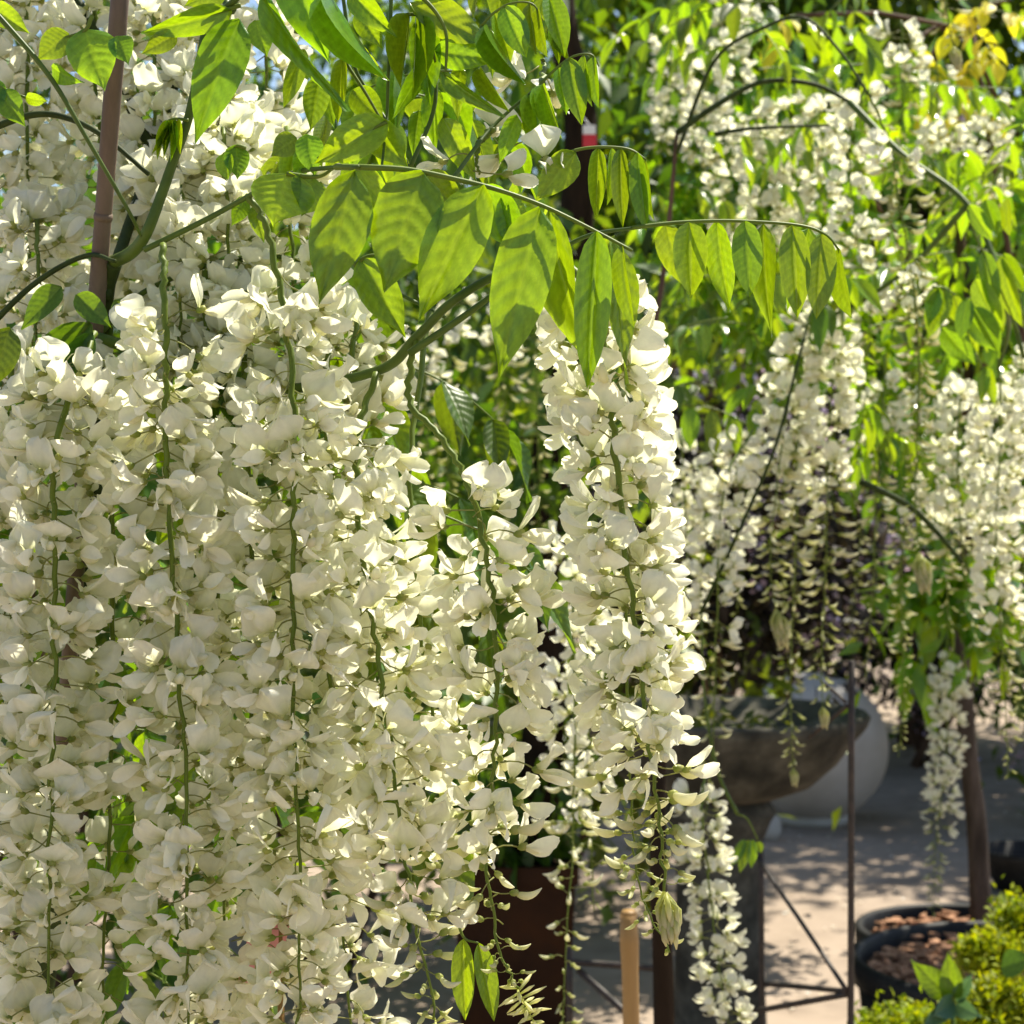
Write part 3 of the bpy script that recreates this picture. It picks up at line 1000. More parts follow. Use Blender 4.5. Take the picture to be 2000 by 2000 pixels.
# iron trellis: two posts and braces
dt = 2.05
p0 = P(1662, 1290, dt)
root = thing('iron_trellis', Vector((p0.x, p0.y, 0)), 'thin rusty iron trellis with crossed rods before the bird bath', 'trellis')
def rod(a, b, r, name='rod'):
    geo(name, tube(spline([a, (a + b) / 2 + Vector((.001, .001, 0)), b], 4), r, 8), root, M['iron'])
b0 = Vector((P(1657, 1000, dt).x, dt, 0))
rod(P(1663, 1290, dt), b0, .0039, 'post')
p2t, p2b = P(1487, 1640, dt + .25), P(1487, 1000, dt + .25); p2b = Vector((p2b.x, dt + .25, 0))
rod(p2t, p2b, .0036, 'post')
rod(P(1478, 1675, dt + .25), P(1652, 1932, dt), .0028)
rod(P(1495, 1922, dt + .25), P(1652, 1936, dt), .0033)
rod(P(1475, 1975, dt + .15), P(1655, 1942, dt), .0036)
rod(P(1610, 1335, dt + .02), P(1652, 1372, dt), .0022)
rod(P(1580, 1440, dt + .05), P(1655, 1378, dt), .0024)
# second trellis further left
dt2 = 2.3
p0 = P(1130, 1880, dt2)
root = thing('iron_trellis', Vector((p0.x, dt2, 0)), 'low iron rods crossing behind the tan bamboo cane', 'trellis')
rod(P(1105, 1878, dt2), P(1290, 1892, dt2), .0045)
rod(P(1130, 1895, dt2), P(1310, 2060, dt2 - .1), .0045)
a = P(1112, 1850, dt2); rod(a, Vector((a.x, a.y, 0)), .0045, 'post')
a = P(1300, 1870, dt2); rod(a, Vector((a.x, a.y, 0)), .0045, 'post')

# lime foliage plants low at the right
def lime(px, py, d, r, label, seed, n=2600):
    c = P(px, py, d)
    rr = np.random.default_rng(seed)
    rs = random.Random(seed)
    root = thing('lime_shrub', Vector((c.x, c.y, 0)), label, 'shrub', 'lime-leaved shrubs before the black pots')
    for k in range(9):
        e = c + Vector((rs.uniform(-r, r) * .8, rs.uniform(-r, r) * .5, rs.uniform(-.2, .6) * r))
        geo('stem', tube(spline([Vector((c.x, c.y, 0)), (Vector((c.x, c.y, 0)) + e) / 2 + Vector((.01, 0, 0)), e], 4), .0028, 5), root, M['stem'])
    pos = clumps(n // 20, 34, c, (r, r * .7, r * .62), .011, rr, .6)
    V, F, col = leaf_cloud(pos, rr.uniform(.007, .016, len(pos)), rr, .5, -.3, .3)
    cloud_obj('foliage', V, F, col, root, M['leaf_lime'])
lime(1760, 2045, 2.2, .062, 'lime yellow shrub spreading at the foot of the black pots', 81)
lime(1990, 2000, 2.15, .072, 'lime yellow shrub bulging over the mulch pot', 82, 3200)
lime(1935, 1868, 2.45, .032, 'small lime sprig before the mulch pot', 83, 1500)
lime(2000, 1798, 2.5, .035, 'small lime sprig beside the brown trunk', 84, 1200)
# broad-leaved sprig among them
c = P(1860, 1960, 2.05)
root = thing('leafy_sprig', Vector((c.x, c.y, 0)), 'sprig with toothed green and blue-green leaves among lime shrubs', 'plant')
geo('stem', tube(spline([Vector((c.x, c.y, 0)), Vector((c.x + .01, c.y, c.z * .5)), c], 5), .003, 6), root, M['stem'])
LEAF_BLUE = []
for me in LEAF[:2]:
    q = me.copy(); q.materials.clear(); q.materials.append(M['leaf_blue']); LEAF_BLUE.append(q)
st = stalk(root, [c, c + Vector((0, -.005, .01))], .002, name='leaf_cluster')
for b, t, wd, src in (((1860, 1950), (1785, 1880), 60, LEAF_DARK), ((1862, 1950), (1850, 1870), 55, LEAF_DARK), ((1865, 1955), (1830, 1985), 50, LEAF_BLUE), ((1868, 1955), (1895, 1905), 35, LEAF_BLUE),
                      ((1868, 1960), (1910, 1985), 45, LEAF_BLUE), ((1955, 1890), (2010, 1870), 60, LEAF_DARK), ((1860, 1960), (1805, 2010), 40, LEAF_BLUE)):
    leaflet_px(st, root, b, t, 2.05, 2.02, wd, random.uniform(-30, 30), src)

# ================================================================== WISTERIA TREES IN THE MIDDLE DISTANCE
# tree in the black pot at the right
tc = P(1893, 1000, 3.44); tc.z = .25
tree_c = thing('wisteria_tree', tc, 'wisteria tree with bare brown trunk rising from the black pot', 'tree')
geo('trunk', tube(spline([Vector((P(1918, 1800, 3.44).x, 3.44, .25)), P(1908, 1620, 3.43), P(1888, 1440, 3.42), P(1882, 1200, 3.4), P(1900, 900, 3.4), P(1890, 500, 3.4)], 6),
                  [.0215 - .0003 * i for i in range(31)], 10), tree_c, M['grey_trunk'])
for (q, z_) in (((1700, 380), 3.2), ((2000, 450), 3.2), ((1850, 150), 3.4), ((1600, 500), 3.3)):
    e = P(q[0], q[1], z_)
    s_ = P(1897, 820, 3.4)
    geo('branch', tube(spline([s_, s_.lerp(e, .5) + Vector((0, 0, .05)), e], 6), [.014 - .0009 * i for i in range(13)], 7), tree_c, M['trunk'])
rr = np.random.default_rng(71)
pos = np.concatenate([clumps(60, 28, P(1800, 400, 3.4), (.55, .35, .36), .06, rr, .3), clumps(22, 28, P(1960, 800, 3.3), (.25, .25, .3), .05, rr, .3), clumps(16, 28, P(1560, 560, 3.4), (.3, .25, .2), .05, rr, .3),
                      clumps(10, 28, P(1850, 1180, 3.0), (.10, .1, .12), .035, rr, .3)])
V, F, col = leaf_cloud(pos, rr.uniform(.045, .08, len(pos)), rr, .4, .9)
cloud_obj('foliage', V, F, col, tree_c, M['leaf'])

# tree by the bamboo cane: trunk, branches, compound leaves
tb = P(1292, 1000, 1.72); tb.z = .2
tree_b = thing('wisteria_tree', tb, 'wisteria tree on a dark stem behind the tan bamboo cane', 'tree')
def br(root, pts, r, mat='twig', d=None, name='branch'):
    W_ = spline([P(*p) if len(p) == 3 and d is None else P(p[0], p[1], d) for p in pts], 7)
    n = len(W_)
    geo(name, tube(W_, [r * (1.15 - .5 * i / n) for i in range(n)], 8), root, M[mat])
W_ = spline([Vector((P(1310, 1000, 1.72).x, 1.72, .2)), P(1295, 1900, 1.72), P(1285, 1700, 1.72), P(1290, 1200, 1.8), P(1285, 900, 1.88), P(1270, 680, 1.93)], 6)
geo('trunk', tube(W_, [.012 - .00031 * i for i in range(len(W_))], 9), tree_b, M['dark_trunk'])
br(tree_b, [(1270, 690, 1.93), (1300, 500, 1.95), (1322, 260, 1.95)], .003, 'trunk')
br(tree_b, [(1322, 260, 1.95), (1400, 205, 1.95), (1490, 160, 1.95), (1590, 165, 1.95), (1660, 200, 1.95)], .0032)
br(tree_b, [(1322, 300, 1.95), (1395, 120, 1.9), (1490, 55, 1.88), (1570, 35, 1.86), (1640, 100, 1.84), (1700, 190, 1.82)], .0020)
br(tree_b, [(1395, 262, 1.95), (1480, 250, 1.95), (1620, 245, 1.95)], .0022)
br(tree_b, [(1370, 1195, 1.9), (1460, 1000, 1.9), (1515, 870, 1.9), (1560, 700, 1.92), (1575, 640, 1.98)], .0019, 'twig')
br(tree_b, [(1680, 940, 2.0), (1770, 985, 2.0), (1830, 1040, 2.0), (1880, 1100, 2.0)], .0035)
br(tree_b, [(1660, 200, 1.95), (1760, 300, 1.9), (1890, 400, 1.85), (1960, 560, 1.8), (2000, 700, 1.8)], .0035, 'stem')
br(tree_b, [(1890, 400, 1.85), (1780, 520, 1.9), (1660, 600, 1.95), (1560, 640, 2.0)], .003, 'stem')
br(tree_b, [(1960, 560, 1.8), (1970, 640, 1.95), (1950, 720, 2.0)], .003, 'stem')
rs2 = random.Random(21)
spots = []
for k in range(58):
    px, py = rs2.uniform(1290, 2030), rs2.uniform(-70, 640)
    if 1380 < px < 1640 and 240 < py < 480 and rs2.random() < .7:
        continue
    if (1720 < px < 1900 and -20 < py < 230) or (px > 1890 and py < 130):
        continue
    spots.append((px, py, rs2.uniform(1.95, 2.7)))
for k in range(9):
    spots.append((rs2.uniform(1330, 1460), rs2.uniform(520, 840), rs2.uniform(1.9, 2.4)))
for k in range(8):
    spots.append((rs2.uniform(1640, 1760), rs2.uniform(560, 900), rs2.uniform(2.0, 2.4)))
for (px, py, d) in spots:
    a = rs2.uniform(0, 6.28)
    b = P(px, py, d)
    compound(tree_b, b, (math.cos(a), math.sin(a) * .7, rs2.uniform(-.2, .4)), rs2.uniform(.11, .18), rs2.choice((3, 4, 5, 6)), rs2.uniform(.034, .056), rs2,
             LEAF_LO if rs2.random() < .6 else LEAF_LO_DARK, .7, rs2.choice((0, 0, .5)), .0008, .34)
# leaves that stand out at the right edge
def spray(root, rach, d, leaves, src=LEAF, r=.0011):
    st = stalk(root, [P(p[0], p[1], d if len(p) < 3 else p[2]) for p in rach], r)
    for L_ in leaves:
        b, t, wd = L_[0], L_[1], L_[2]
        roll = L_[3] if len(L_) > 3 else 0
        dz = L_[4] if len(L_) > 4 else .0
        s_ = L_[5] if len(L_) > 5 else src
        leaflet_px(st, root, b, t, d + dz, d + dz - .006, wd, roll, s_, rs2)
    return st
spray(tree_b, [(1890, 410), (1905, 460), (1930, 510), (1960, 580), (1990, 650)], 1.7,
      [((1893, 400), (1938, 470), 42), ((1925, 390), (1950, 460), 45), ((1968, 388), (1968, 460), 30, 40), ((1920, 490), (1945, 610), 48, -20), ((1955, 500), (1990, 640), 48, 30),
       ((1960, 495), (2000, 570), 40), ((1905, 545), (1955, 640), 60, 10), ((1900, 600), (1955, 690), 45, -30), ((1890, 585), (1875, 660), 45)], LEAF_OVAL)
spray(tree_b, [(1820, 560), (1850, 565), (1880, 600), (1895, 680)], 1.75,
      [((1845, 560), (1815, 660), 60), ((1860, 575), (1875, 640), 42, 30), ((1840, 640), (1905, 715), 62, 0), ((1895, 620), (1950, 690), 45, 10), ((1830, 560), (1812, 640), 40)], LEAF)
spray(tree_b, [(1440, 1590), (1460, 1600), (1480, 1640)], 1.9,
      [((1455, 1640), (1430, 1690), 26), ((1462, 1640), (1445, 1705), 26), ((1470, 1640), (1468, 1695), 26), ((1478, 1645), (1488, 1665), 24)], LEAF_OVAL)
br(tree_b, [(1440, 1590, 1.9), (1400, 1500, 1.9), (1375, 1350, 1.9), (1370, 1195, 1.9)], .0018, 'stem')
spray(tree_b, [(1905, 690), (1920, 720), (1935, 760)], 1.8, [((1925, 715), (1915, 790), 30), ((1935, 720), (1940, 795), 26, 30)], LEAF)
spray(tree_b, [(1330, 790), (1400, 800), (1480, 840)], 2.0,
      [((1350, 795), (1345, 880), 45), ((1390, 800), (1395, 900), 40), ((1430, 810), (1440, 890), 38), ((1475, 800), (1470, 860), 36), ((1480, 780), (1480, 850), 30, 40)], LEAF)

# middle-distance racemes
MG = 'white racemes of the middle-distance trees'
def mid(pts, label, **kw):
    kw.setdefault('level', 1); kw.setdefault('size', 1.0); kw.setdefault('gap', .0058); kw.setdefault('group', MG); kw.setdefault('rad', .0013)
    return raceme(pts, label, **kw)
mid([(1600, 600, 2.0), (1560, 700, 2.0), (1530, 850, 1.98), (1512, 1000, 1.97), (1505, 1110, 1.97), (1517, 1190, 1.97)], 'budding raceme tapering to a fat pale green cone above the bird bath', bud_at=.48, tip='cone', tip_scale=1.6, size=1.1, gap=.0042, taper=.6)
mid([(1600, 520, 2.0), (1628, 700, 2.0), (1618, 850, 2.0), (1613, 1100, 2.0), (1604, 1290, 2.0), (1608, 1380, 2.0)], 'long raceme with stout cream buds hanging beside the iron post', bud_at=.52, tip='cone', tip_scale=.9, size=1.12, gap=.0044, taper=.6)
mid([(1560, 700, 2.1), (1555, 1000, 2.1), (1547, 1250, 2.1), (1545, 1400, 2.1), (1550, 1500, 2.1)], 'thin stringy raceme of small green buds reaching over the bowl rim', bud_at=.38, tip='cone', tip_scale=.8, gap=.0045, size=1.0, taper=.6)
mid([(1470, 840, 1.95), (1415, 950, 1.9), (1400, 1200, 1.9), (1392, 1450, 1.9), (1378, 1600, 1.9)], 'shaded raceme whose bare tip points at the low white spray', bud_at=.5, gap=.006, size=.95)
mid([(1378, 1500, 1.78), (1370, 1590, 1.75), (1385, 1720, 1.75), (1400, 1850, 1.75), (1425, 2010, 1.75)], 'fluffy white raceme hanging low before the bird bath pedestal', bud_at=1.2, gap=.0046, size=.85, bare=.12)
mid([(1780, 520, 1.9), (1795, 700, 1.9), (1790, 880, 1.9), (1788, 1000, 1.9), (1797, 1080, 1.9)], 'narrow raceme with a smooth green tip cone among leaves', bud_at=.18, tip='cone', tip_scale=1.6, size=.9, gap=.0042)
mid([(1700, 190, 1.82), (1740, 290, 1.82), (1757, 400, 1.82), (1775, 500, 1.82), (1795, 640, 1.82)], 'arching raceme crowded with cream buds along its outer curve', bud_at=.3, gap=.0048, taper=.8, bare=.2)
mid([(1690, 170, 2.0), (1660, 260, 2.0), (1665, 400, 2.0), (1690, 560, 2.0)], 'plump white raceme just inside the arching one', bud_at=.8)
WG = 'white racemes in the crown behind the arching twig'
WL = 'white raceme tucked in leaves behind the arching twig'
for a in ([(1540, 180, 2.3), (1545, 300, 2.3), (1555, 480, 2.3)], [(1470, 190, 2.3), (1490, 320, 2.3), (1500, 500, 2.3)], [(1600, 190, 2.2), (1605, 300, 2.2), (1600, 420, 2.2)], [(1420, 200, 2.5), (1420, 330, 2.5), (1415, 520, 2.5)],
          [(1300, 60, 2.9), (1310, 150, 2.9), (1300, 300, 2.9)], [(1375, 60, 2.4), (1380, 180, 2.4), (1370, 330, 2.4)]):
    mid(a, WL, group=WG, bud_at=.9, gap=.005)
for a, lab, ba in (([(1760, 40, 2.3), (1765, 200, 2.3), (1745, 380, 2.3)], 'cream-budded raceme under the yellow leaves', .3), ([(1830, 120, 2.5), (1835, 300, 2.5), (1840, 480, 2.5)], 'white raceme below the yellow shrub', .7),
                   ([(1930, 180, 2.6), (1935, 300, 2.6), (1925, 460, 2.6)], 'small white raceme beside the highest green leaf spray', .8), ([(1430, -20, 2.5), (1435, 60, 2.5), (1430, 200, 2.5)], 'white raceme within the arch of the thin twig', .8),
                   ([(1840, -40, 1.9), (1850, 30, 1.9), (1862, 90, 1.9)], 'short pale green bud cone dangling above yellow leaves', .05), ([(1690, 480, 2.3), (1700, 600, 2.3), (1690, 760, 2.3)], 'cream raceme hanging below the arching one', .5)):
    mid(a, lab, bud_at=ba, gap=.0048, tip='cone' if ba < .4 else 'none')
EG = 'white racemes at the right edge above the trunk'
EL = 'white raceme above the bare brown trunk'
for a in ([(1950, 700, 2.0), (1955, 850, 2.0), (1945, 1050, 2.0), (1960, 1300, 2.0), (1970, 1520, 2.0)], [(1880, 720, 2.2), (1870, 900, 2.2), (1880, 1080, 2.2), (1905, 1250, 2.2)], [(2010, 640, 2.1), (2005, 900, 2.1), (1995, 1200, 2.1), (1990, 1420, 2.1)],
          [(1830, 740, 2.4), (1825, 900, 2.4), (1845, 1100, 2.4), (1855, 1230, 2.4)], [(1935, 760, 2.3), (1925, 950, 2.3), (1915, 1150, 2.3)]):
    mid(a, EL, group=EG, bud_at=.62, gap=.0052)
mid([(1850, 1180, 2.95), (1850, 1330, 2.9), (1848, 1480, 2.9), (1828, 1640, 2.9), (1822, 1790, 2.9)], 'small pale raceme hanging clear beside the bare brown trunk', bud_at=.68, gap=.0045, bare=.2, size=1.0)
mid([(1730, 700, 2.4), (1715, 900, 2.4), (1705, 1150, 2.4), (1690, 1330, 2.4)], 'shaded budding raceme right of the iron post', bud_at=.3, gap=.006)
mid([(1765, 950, 2.5), (1760, 1150, 2.5), (1765, 1350, 2.5), (1755, 1480, 2.5)], 'green-budded raceme dangling beside the white globe', bud_at=.1, gap=.006, size=.9)
mid([(1120, 1000, 1.55), (1118, 1150, 1.5), (1122, 1400, 1.5), (1118, 1650, 1.5), (1105, 1850, 1.5), (1100, 2020, 1.5)], 'sparse raceme with spaced buds in front of the dark brown planter', bud_at=.55, gap=.0075, size=.9, taper=.7)
mid([(1150, 1150, 1.62), (1148, 1350, 1.6), (1155, 1600, 1.6), (1160, 1780, 1.6)], 'soft white raceme half hidden behind the longest one', bud_at=.7, gap=.0065, size=.9)
CG = 'out-of-focus racemes behind the dark green branch'
CL = 'blurred budding raceme in shade behind the dark green branch'
for a in ([(880, 560, 2.3), (872, 800, 2.3), (880, 1050, 2.3)], [(980, 600, 2.5), (985, 800, 2.5), (975, 1020, 2.5)], [(1040, 520, 2.6), (1050, 800, 2.6), (1055, 1080, 2.6)], [(820, 640, 2.2), (835, 850, 2.2), (840, 1100, 2.2)]):
    mid(a, CL, group=CG, bud_at=.25, gap=.0075)
for a in ([(1380, 860, 2.4), (1375, 1000, 2.4), (1380, 1150, 2.4)], [(1450, 820, 2.6), (1445, 1000, 2.6), (1440, 1200, 2.6)], [(1330, 850, 2.2), (1340, 1050, 2.2), (1345, 1300, 2.2)]):
    mid(a, 'grey-white raceme in the shade above the bird bath bowl', group='shaded racemes above the bird bath', bud_at=.75, gap=.0062)
mid([(1700, 820, 3.6), (1690, 950, 3.6), (1660, 1250, 3.6)], 'dim green raceme far back between post and trunk', bud_at=.2, gap=.008)
# lilac racemes deep in the shade
for a in ([(1885, 160, 3.9), (1870, 220, 3.9), (1850, 300, 3.9)],):
    mid(a, 'pale lilac raceme among the yellow leaves', group=None, bud_at=1.2, gap=.006, mat='lilac')

# bamboo cane at the lower middle
a = P(1228, 1785, 1.62)
b_ = Vector((P(1262, 1000, 1.66).x, 1.66, .0))
root = thing('bamboo_cane', b_, 'short tan bamboo cane standing by a dark stem', 'cane')
cp = spline([b_, b_.lerp(a, .5), a], 14)
geo('pole', tube(cp, [.0078 + (.0012 if i % 9 == 0 else 0) for i in range(len(cp))], 12), root, M['bamboo'])
geo('cut_end', tube([a - (b_ - a).normalized() * -.001, a + (a - b_).normalized() * .003], [.0079, .0062], 12), root, M['bamboo'])

# ================================================================== FOREGROUND VINE
vb = P(60, 1000, 1.08); vb.z = .22
vine = thing('wisteria_vine', vb, 'wisteria vine with twisting green branches tied along the brown cane', 'vine')
# cane
c_top = P(243, -120, .89)
c_bot = P(185, 640, .955)
dirn = (c_bot - c_top).normalized()
c_g = c_top + dirn * (c_top.z / -dirn.z)
root = thing('support_cane', c_g, 'slim brown wooden cane rising through the white flowers', 'cane')
cp = spline([c_g, c_g.lerp(c_top, .5), c_top], 16)
geo('pole', tube(cp, [.0046 * (1 + .03 * math.sin(i * 2.1)) for i in range(len(cp))], 12), root, M['cane'])
geo('ring', tube([c_bot + dirn * -.062, c_bot + dirn * -.060, c_bot + dirn * -.058], [.0047, .0051, .0047], 12), root, M['cane'])

trunk = [vb, P(40, 2400, 1.08), P(120, 1600, 1.06), P(175, 1000, 1.04), P(190, 700, .98), P(205, 560, .955), P(222, 512, .945)]
W_ = spline(trunk, 7)
geo('trunk', tube(W_, [.010 - .00013 * i for i in range(len(W_))], 9), vine, M['twig'])
br(vine, [(222, 512, .945), (258, 492, .925), (286, 455, .91), (312, 390, .91), (340, 310, .91), (368, 230, .91), (390, 120, .91), (420, -60, .92)], .0031, 'stem')
br(vine, [(-40, -10, .87), (90, 140, .87), (172, 275, .875), (250, 410, .885), (275, 460, .905)], .00125, 'stem')
br(vine, [(282, 488, .91), (400, 430, .90), (482, 385, .89), (565, 340, .87), (640, 328, .83), (700, 326, .80)], .0014, 'stem')
br(vine, [(-40, 260, .95), (60, 225, .95), (130, 230, .95), (205, 268, .94), (290, 340, .93)], .0018, 'twig')
br(vine, [(-60, 680, .96), (60, 560, .95), (165, 500, .94), (225, 510, .925)], .0016, 'twig')
br(vine, [(190, 660, .94), (330, 700, .95), (520, 760, .95), (735, 725, .90), (812, 660, .88), (880, 592, .87), (970, 537, .87), (1060, 505, .87)], .0028, 'stem')
br(vine, [(800, 690, .875), (900, 622, .865), (972, 570, .86), (1040, 530, .865)], .0017, 'stem')
br(vine, [(190, 655, .96), (300, 560, .98), (500, 500, .99), (700, 540, .99), (870, 620, .98)], .0015, 'stem')
br(vine, [(205, 580, .95), (300, 300, 1.05), (420, -40, 1.12), (600, -160, 1.15)], .003, 'twig')
br(vine, [(300, 300, 1.05), (120, -40, 1.1), (-80, -120, 1.12)], .003, 'twig')
br(vine, [(765, -40, .86), (762, 60, .86), (758, 160, .86), (755, 240, .86), (745, 330, .83)], .0009, 'stem')
br(vine, [(665, -40, .9), (690, 120, .9), (720, 180, .9), (770, 260, .88), (800, 330, .85)], .0009, 'stem')
br(vine, [(420, -60, .92), (450, 20, .9), (470, -20, .9), (560, -80, .9), (700, -60, .9), (860, -40, .9)], .002, 'stem')
br(vine, [(405, 40, .9), (470, -10, .88), (500, -60, .88)], .0016, 'stem')
br(vine, [(800, 330, .85), (850, 200, .86), (840, 60, .87), (830, -40, .88)], .001, 'stem')
br(vine, [(880, 355, .82), (960, 250, .85), (1055, 165, .86)], .001, 'stem')
br(vine, [(1060, 505, .87), (1150, 460, .86), (1240, 445, .83)], .0011, 'stem')

# the two sprays in front
rs2 = random.Random(33)
spray(vine, [(655, 326, .815), (720, 327), (800, 332), (890, 350), (970, 370), (1060, 402), (1150, 445), (1235, 490)], .80, [
    ((945, 362), (1020, 500), 95, 15, .02), ((1000, 375), (990, 490), 70, -20, .02), ((1072, 408), (1135, 735), 92, 25, .015), ((1195, 462), (1238, 745), 62, -40, .01),
    ((830, 338), (905, 420), 80, 10, .02), ((700, 330), (760, 420), 70, 10, .02),
    ((693, 335), (622, 598), 132, -8, 0, LEAF_BROAD), ((827, 337), (745, 565), 165, 12, -.002, LEAF_BROAD), ((943, 362), (812, 628), 140, 8, -.004), ((1055, 407), (968, 735), 142, 5, -.006),
    ((1165, 452), (1150, 758), 92, 0, -.008, LEAF_OVAL), ((1215, 478), (1228, 640), 40, 45, .0, LEAF_OVAL)], LEAF, .0013)
spray(vine, [(1235, 445), (1310, 436), (1380, 432), (1450, 432), (1560, 440), (1612, 458), (1640, 490)], .83, [
    ((1300, 438), (1336, 568), 70, 20, .01), ((1400, 434), (1420, 608), 66, 20, .01), ((1490, 436), (1498, 652), 66, 15, .01), ((1580, 445), (1540, 600), 70, 0, .01),
    ((1347, 434), (1352, 582), 86, 0, -.002, LEAF_OVAL), ((1455, 432), (1467, 580), 76, 0, -.002, LEAF_OVAL), ((1548, 440), (1560, 618), 78, 0, -.002, LEAF_OVAL), ((1605, 458), (1598, 622), 76, -10, -.002, LEAF_OVAL),
    ((1638, 485), (1652, 620), 45, 60, 0, LEAF_OVAL)], LEAF, .0009)
spray(vine, [(1080, 310), (1130, 292), (1180, 287), (1230, 292), (1262, 312)], .84, [
    ((1168, 290), (1165, 428), 46, 0, 0, LEAF_OVAL), ((1212, 290), (1215, 440), 46, 10, 0, LEAF_OVAL), ((1245, 298), (1262, 452), 48, 20, -.002, LEAF_OVAL), ((1195, 290), (1190, 400), 30, -40, .006, LEAF_OVAL),
    ((1262, 312), (1268, 430), 26, 50, 0, LEAF_OVAL), ((1125, 298), (1050, 392), 78, 0, .0)], LEAF, .0008)
spray(vine, [(560, 340), (620, 345), (650, 330)], .84, [
    ((562, 338), (540, 440), 150, 0, 0, LEAF_BROAD), ((610, 345), (590, 420), 90, -30, .005)], LEAF)
spray(vine, [(690, 520), (720, 500), (760, 500)], .88, [((705, 505), (790, 660), 95, 0), ((735, 500), (730, 600), 70, 20, .01)], LEAF)
# upper middle tangle of leaves
spray(vine, [(500, -60), (560, -50), (640, -60), (700, -60)], .84, [
    ((512, -10), (658, 218), 46, 30), ((560, -80), (640, 110), 120, 0, .01), ((638, -20), (746, 152), 52, 35, -.005, LEAF_YOUNG), ((640, 40), (748, 156), 60, 20, .01), ((682, -20), (768, 70), 60, 10, .005), ((700, 20), (745, 95), 60, 0, .02),
    ((600, -40), (590, 60), 80, 0, .03)], LEAF)
spray(vine, [(575, 60), (640, 80), (700, 160), (745, 235)], .88, [
    ((594, 96), (556, 210), 48, 0, 0, LEAF_OVAL), ((625, 150), (605, 255), 62, 0), ((668, 115), (660, 240), 42, 10, 0, LEAF_OVAL), ((690, 175), (748, 240), 70, 0, .01), ((640, 160), (650, 250), 50, 20, .02), ((700, 230), (690, 330), 70, 0, .02)], LEAF)
spray(vine, [(755, 238), (690, 270), (620, 310)], .84, [
    ((757, 238), (612, 316), 95, 10), ((722, 242), (796, 328), 85, 0, .01), ((600, 262), (612, 340), 66, 0, .01), ((580, 270), (530, 300), 60, 10, .02), ((620, 280), (570, 345), 60, 0, .02), ((680, 250), (640, 330), 60, -10, .015)], LEAF)
spray(vine, [(760, 60), (790, 30), (830, 40), (850, 120)], .86, [
    ((800, 28), (780, 172), 55, 20, 0, LEAF_YOUNG), ((812, 30), (805, 190), 50, -20, .002, LEAF_YOUNG), ((825, 36), (838, 205), 75, 0, .004), ((835, 120), (770, 228), 44, 0, .01), ((818, 215), (808, 305), 42, 0, .01), ((850, 170), (845, 300), 50, 15, .01)], LEAF)
spray(vine, [(790, -20), (830, 0), (870, 60), (870, 150)], .85, [
    ((800, 5), (972, 88), 78, -25, .01, LEAF_BROAD), ((850, 100), (982, 112), 76, -20, .01, LEAF_BROAD), ((862, 142), (976, 232), 40, 25, .0), ((780, -30), (900, -10), 60, 0, .01), ((865, 230), (930, 350), 66, 0, .005), ((900, 130), (890, 230), 40, 20, .012)], LEAF)
spray(vine, [(940, 50), (965, 25), (1000, 6), (1040, 8), (1060, 40)], .86, [
    ((985, 12), (1030, 110), 72, 0, 0, LEAF_OVAL), ((965, 25), (1000, 120), 50, -20, .004, LEAF_OVAL), ((1035, 8), (1046, 105), 30, 30, 0, LEAF_OVAL), ((1050, 16), (1062, 110), 32, 50, 0, LEAF_OVAL), ((950, 48), (1023, 165), 40, 30, -.004, LEAF_YOUNG), ((938, 132), (993, 218), 40, 20, -.004, LEAF_YOUNG), ((960, 60), (960, 150), 40, 0, .008)], LEAF, .0007)
spray(vine, [(1050, 170), (1085, 135), (1120, 110), (1155, 107), (1170, 130)], .86, [
    ((1110, 113), (1136, 240), 62, 0, 0, LEAF_OVAL), ((1090, 130), (1110, 220), 44, -20, .004, LEAF_OVAL), ((1140, 108), (1150, 205), 28, 40, 0, LEAF_OVAL), ((1160, 110), (1163, 208), 32, 40, 0, LEAF_OVAL), ((1035, 185), (1040, 285), 46, 0, 0, LEAF_OVAL), ((1060, 165), (1092, 270), 50, 20, -.003, LEAF_YOUNG), ((1045, 180), (1062, 278), 40, 30, 0, LEAF_YOUNG), ((1010, 225), (975, 315), 46, 0, 0)], LEAF, .0007)
spray(vine, [(1070, 60), (1085, 45), (1105, 50)], .95, [((1085, 48), (1090, 125), 40, 0, 0, LEAF_YOUNG), ((1100, 50), (1110, 120), 34, 30, 0, LEAF_YOUNG)], LEAF, .0007)
for (px, py, d) in ((900, 200, .97), (820, 250, .97), (760, 240, .97), (900, 20, .98)):
    a = rs2.uniform(0, 6.28)
    compound(vine, P(px, py - 60, d), (math.cos(a), math.sin(a) * .6, .2), .11, 4, .036, rs2, LEAF_OVAL + LEAF_YOUNG, 1.2, .8, .0006, .34)
# upper left leaves
spray(vine, [(180, 30), (165, 60), (120, 75)], .875, [((165, 55), (206, 170), 118, 0, 0, LEAF_BROAD), ((135, 66), (72, 112), 70, 10), ((230, 70), (250, 120), 60, 0, .0), ((100, 130), (155, 165), 36, 40)], LEAF)
spray(vine, [(470, 10), (440, 20), (400, 35)], .885, [((452, 20), (276, 66), 66, -20), ((345, 66), (276, 104), 50, 0), ((440, -30), (360, 10), 70, 0), ((468, 38), (374, 268), 118, 10, -.01), ((500, 40), (520, 110), 60, 0, .0)], LEAF)
spray(vine, [(368, 235), (340, 232), (320, 240)], .905, [((340, 236), (296, 300), 22, 0, 0, LEAF_YOUNG), ((335, 238), (306, 312), 20, 20, 0, LEAF_YOUNG), ((330, 238), (320, 308), 20, 0, 0, LEAF_YOUNG), ((328, 238), (334, 315), 20, -20, 0, LEAF_YOUNG), ((345, 236), (352, 300), 24, 0, 0, LEAF_YOUNG)], LEAF_YOUNG, .0008)
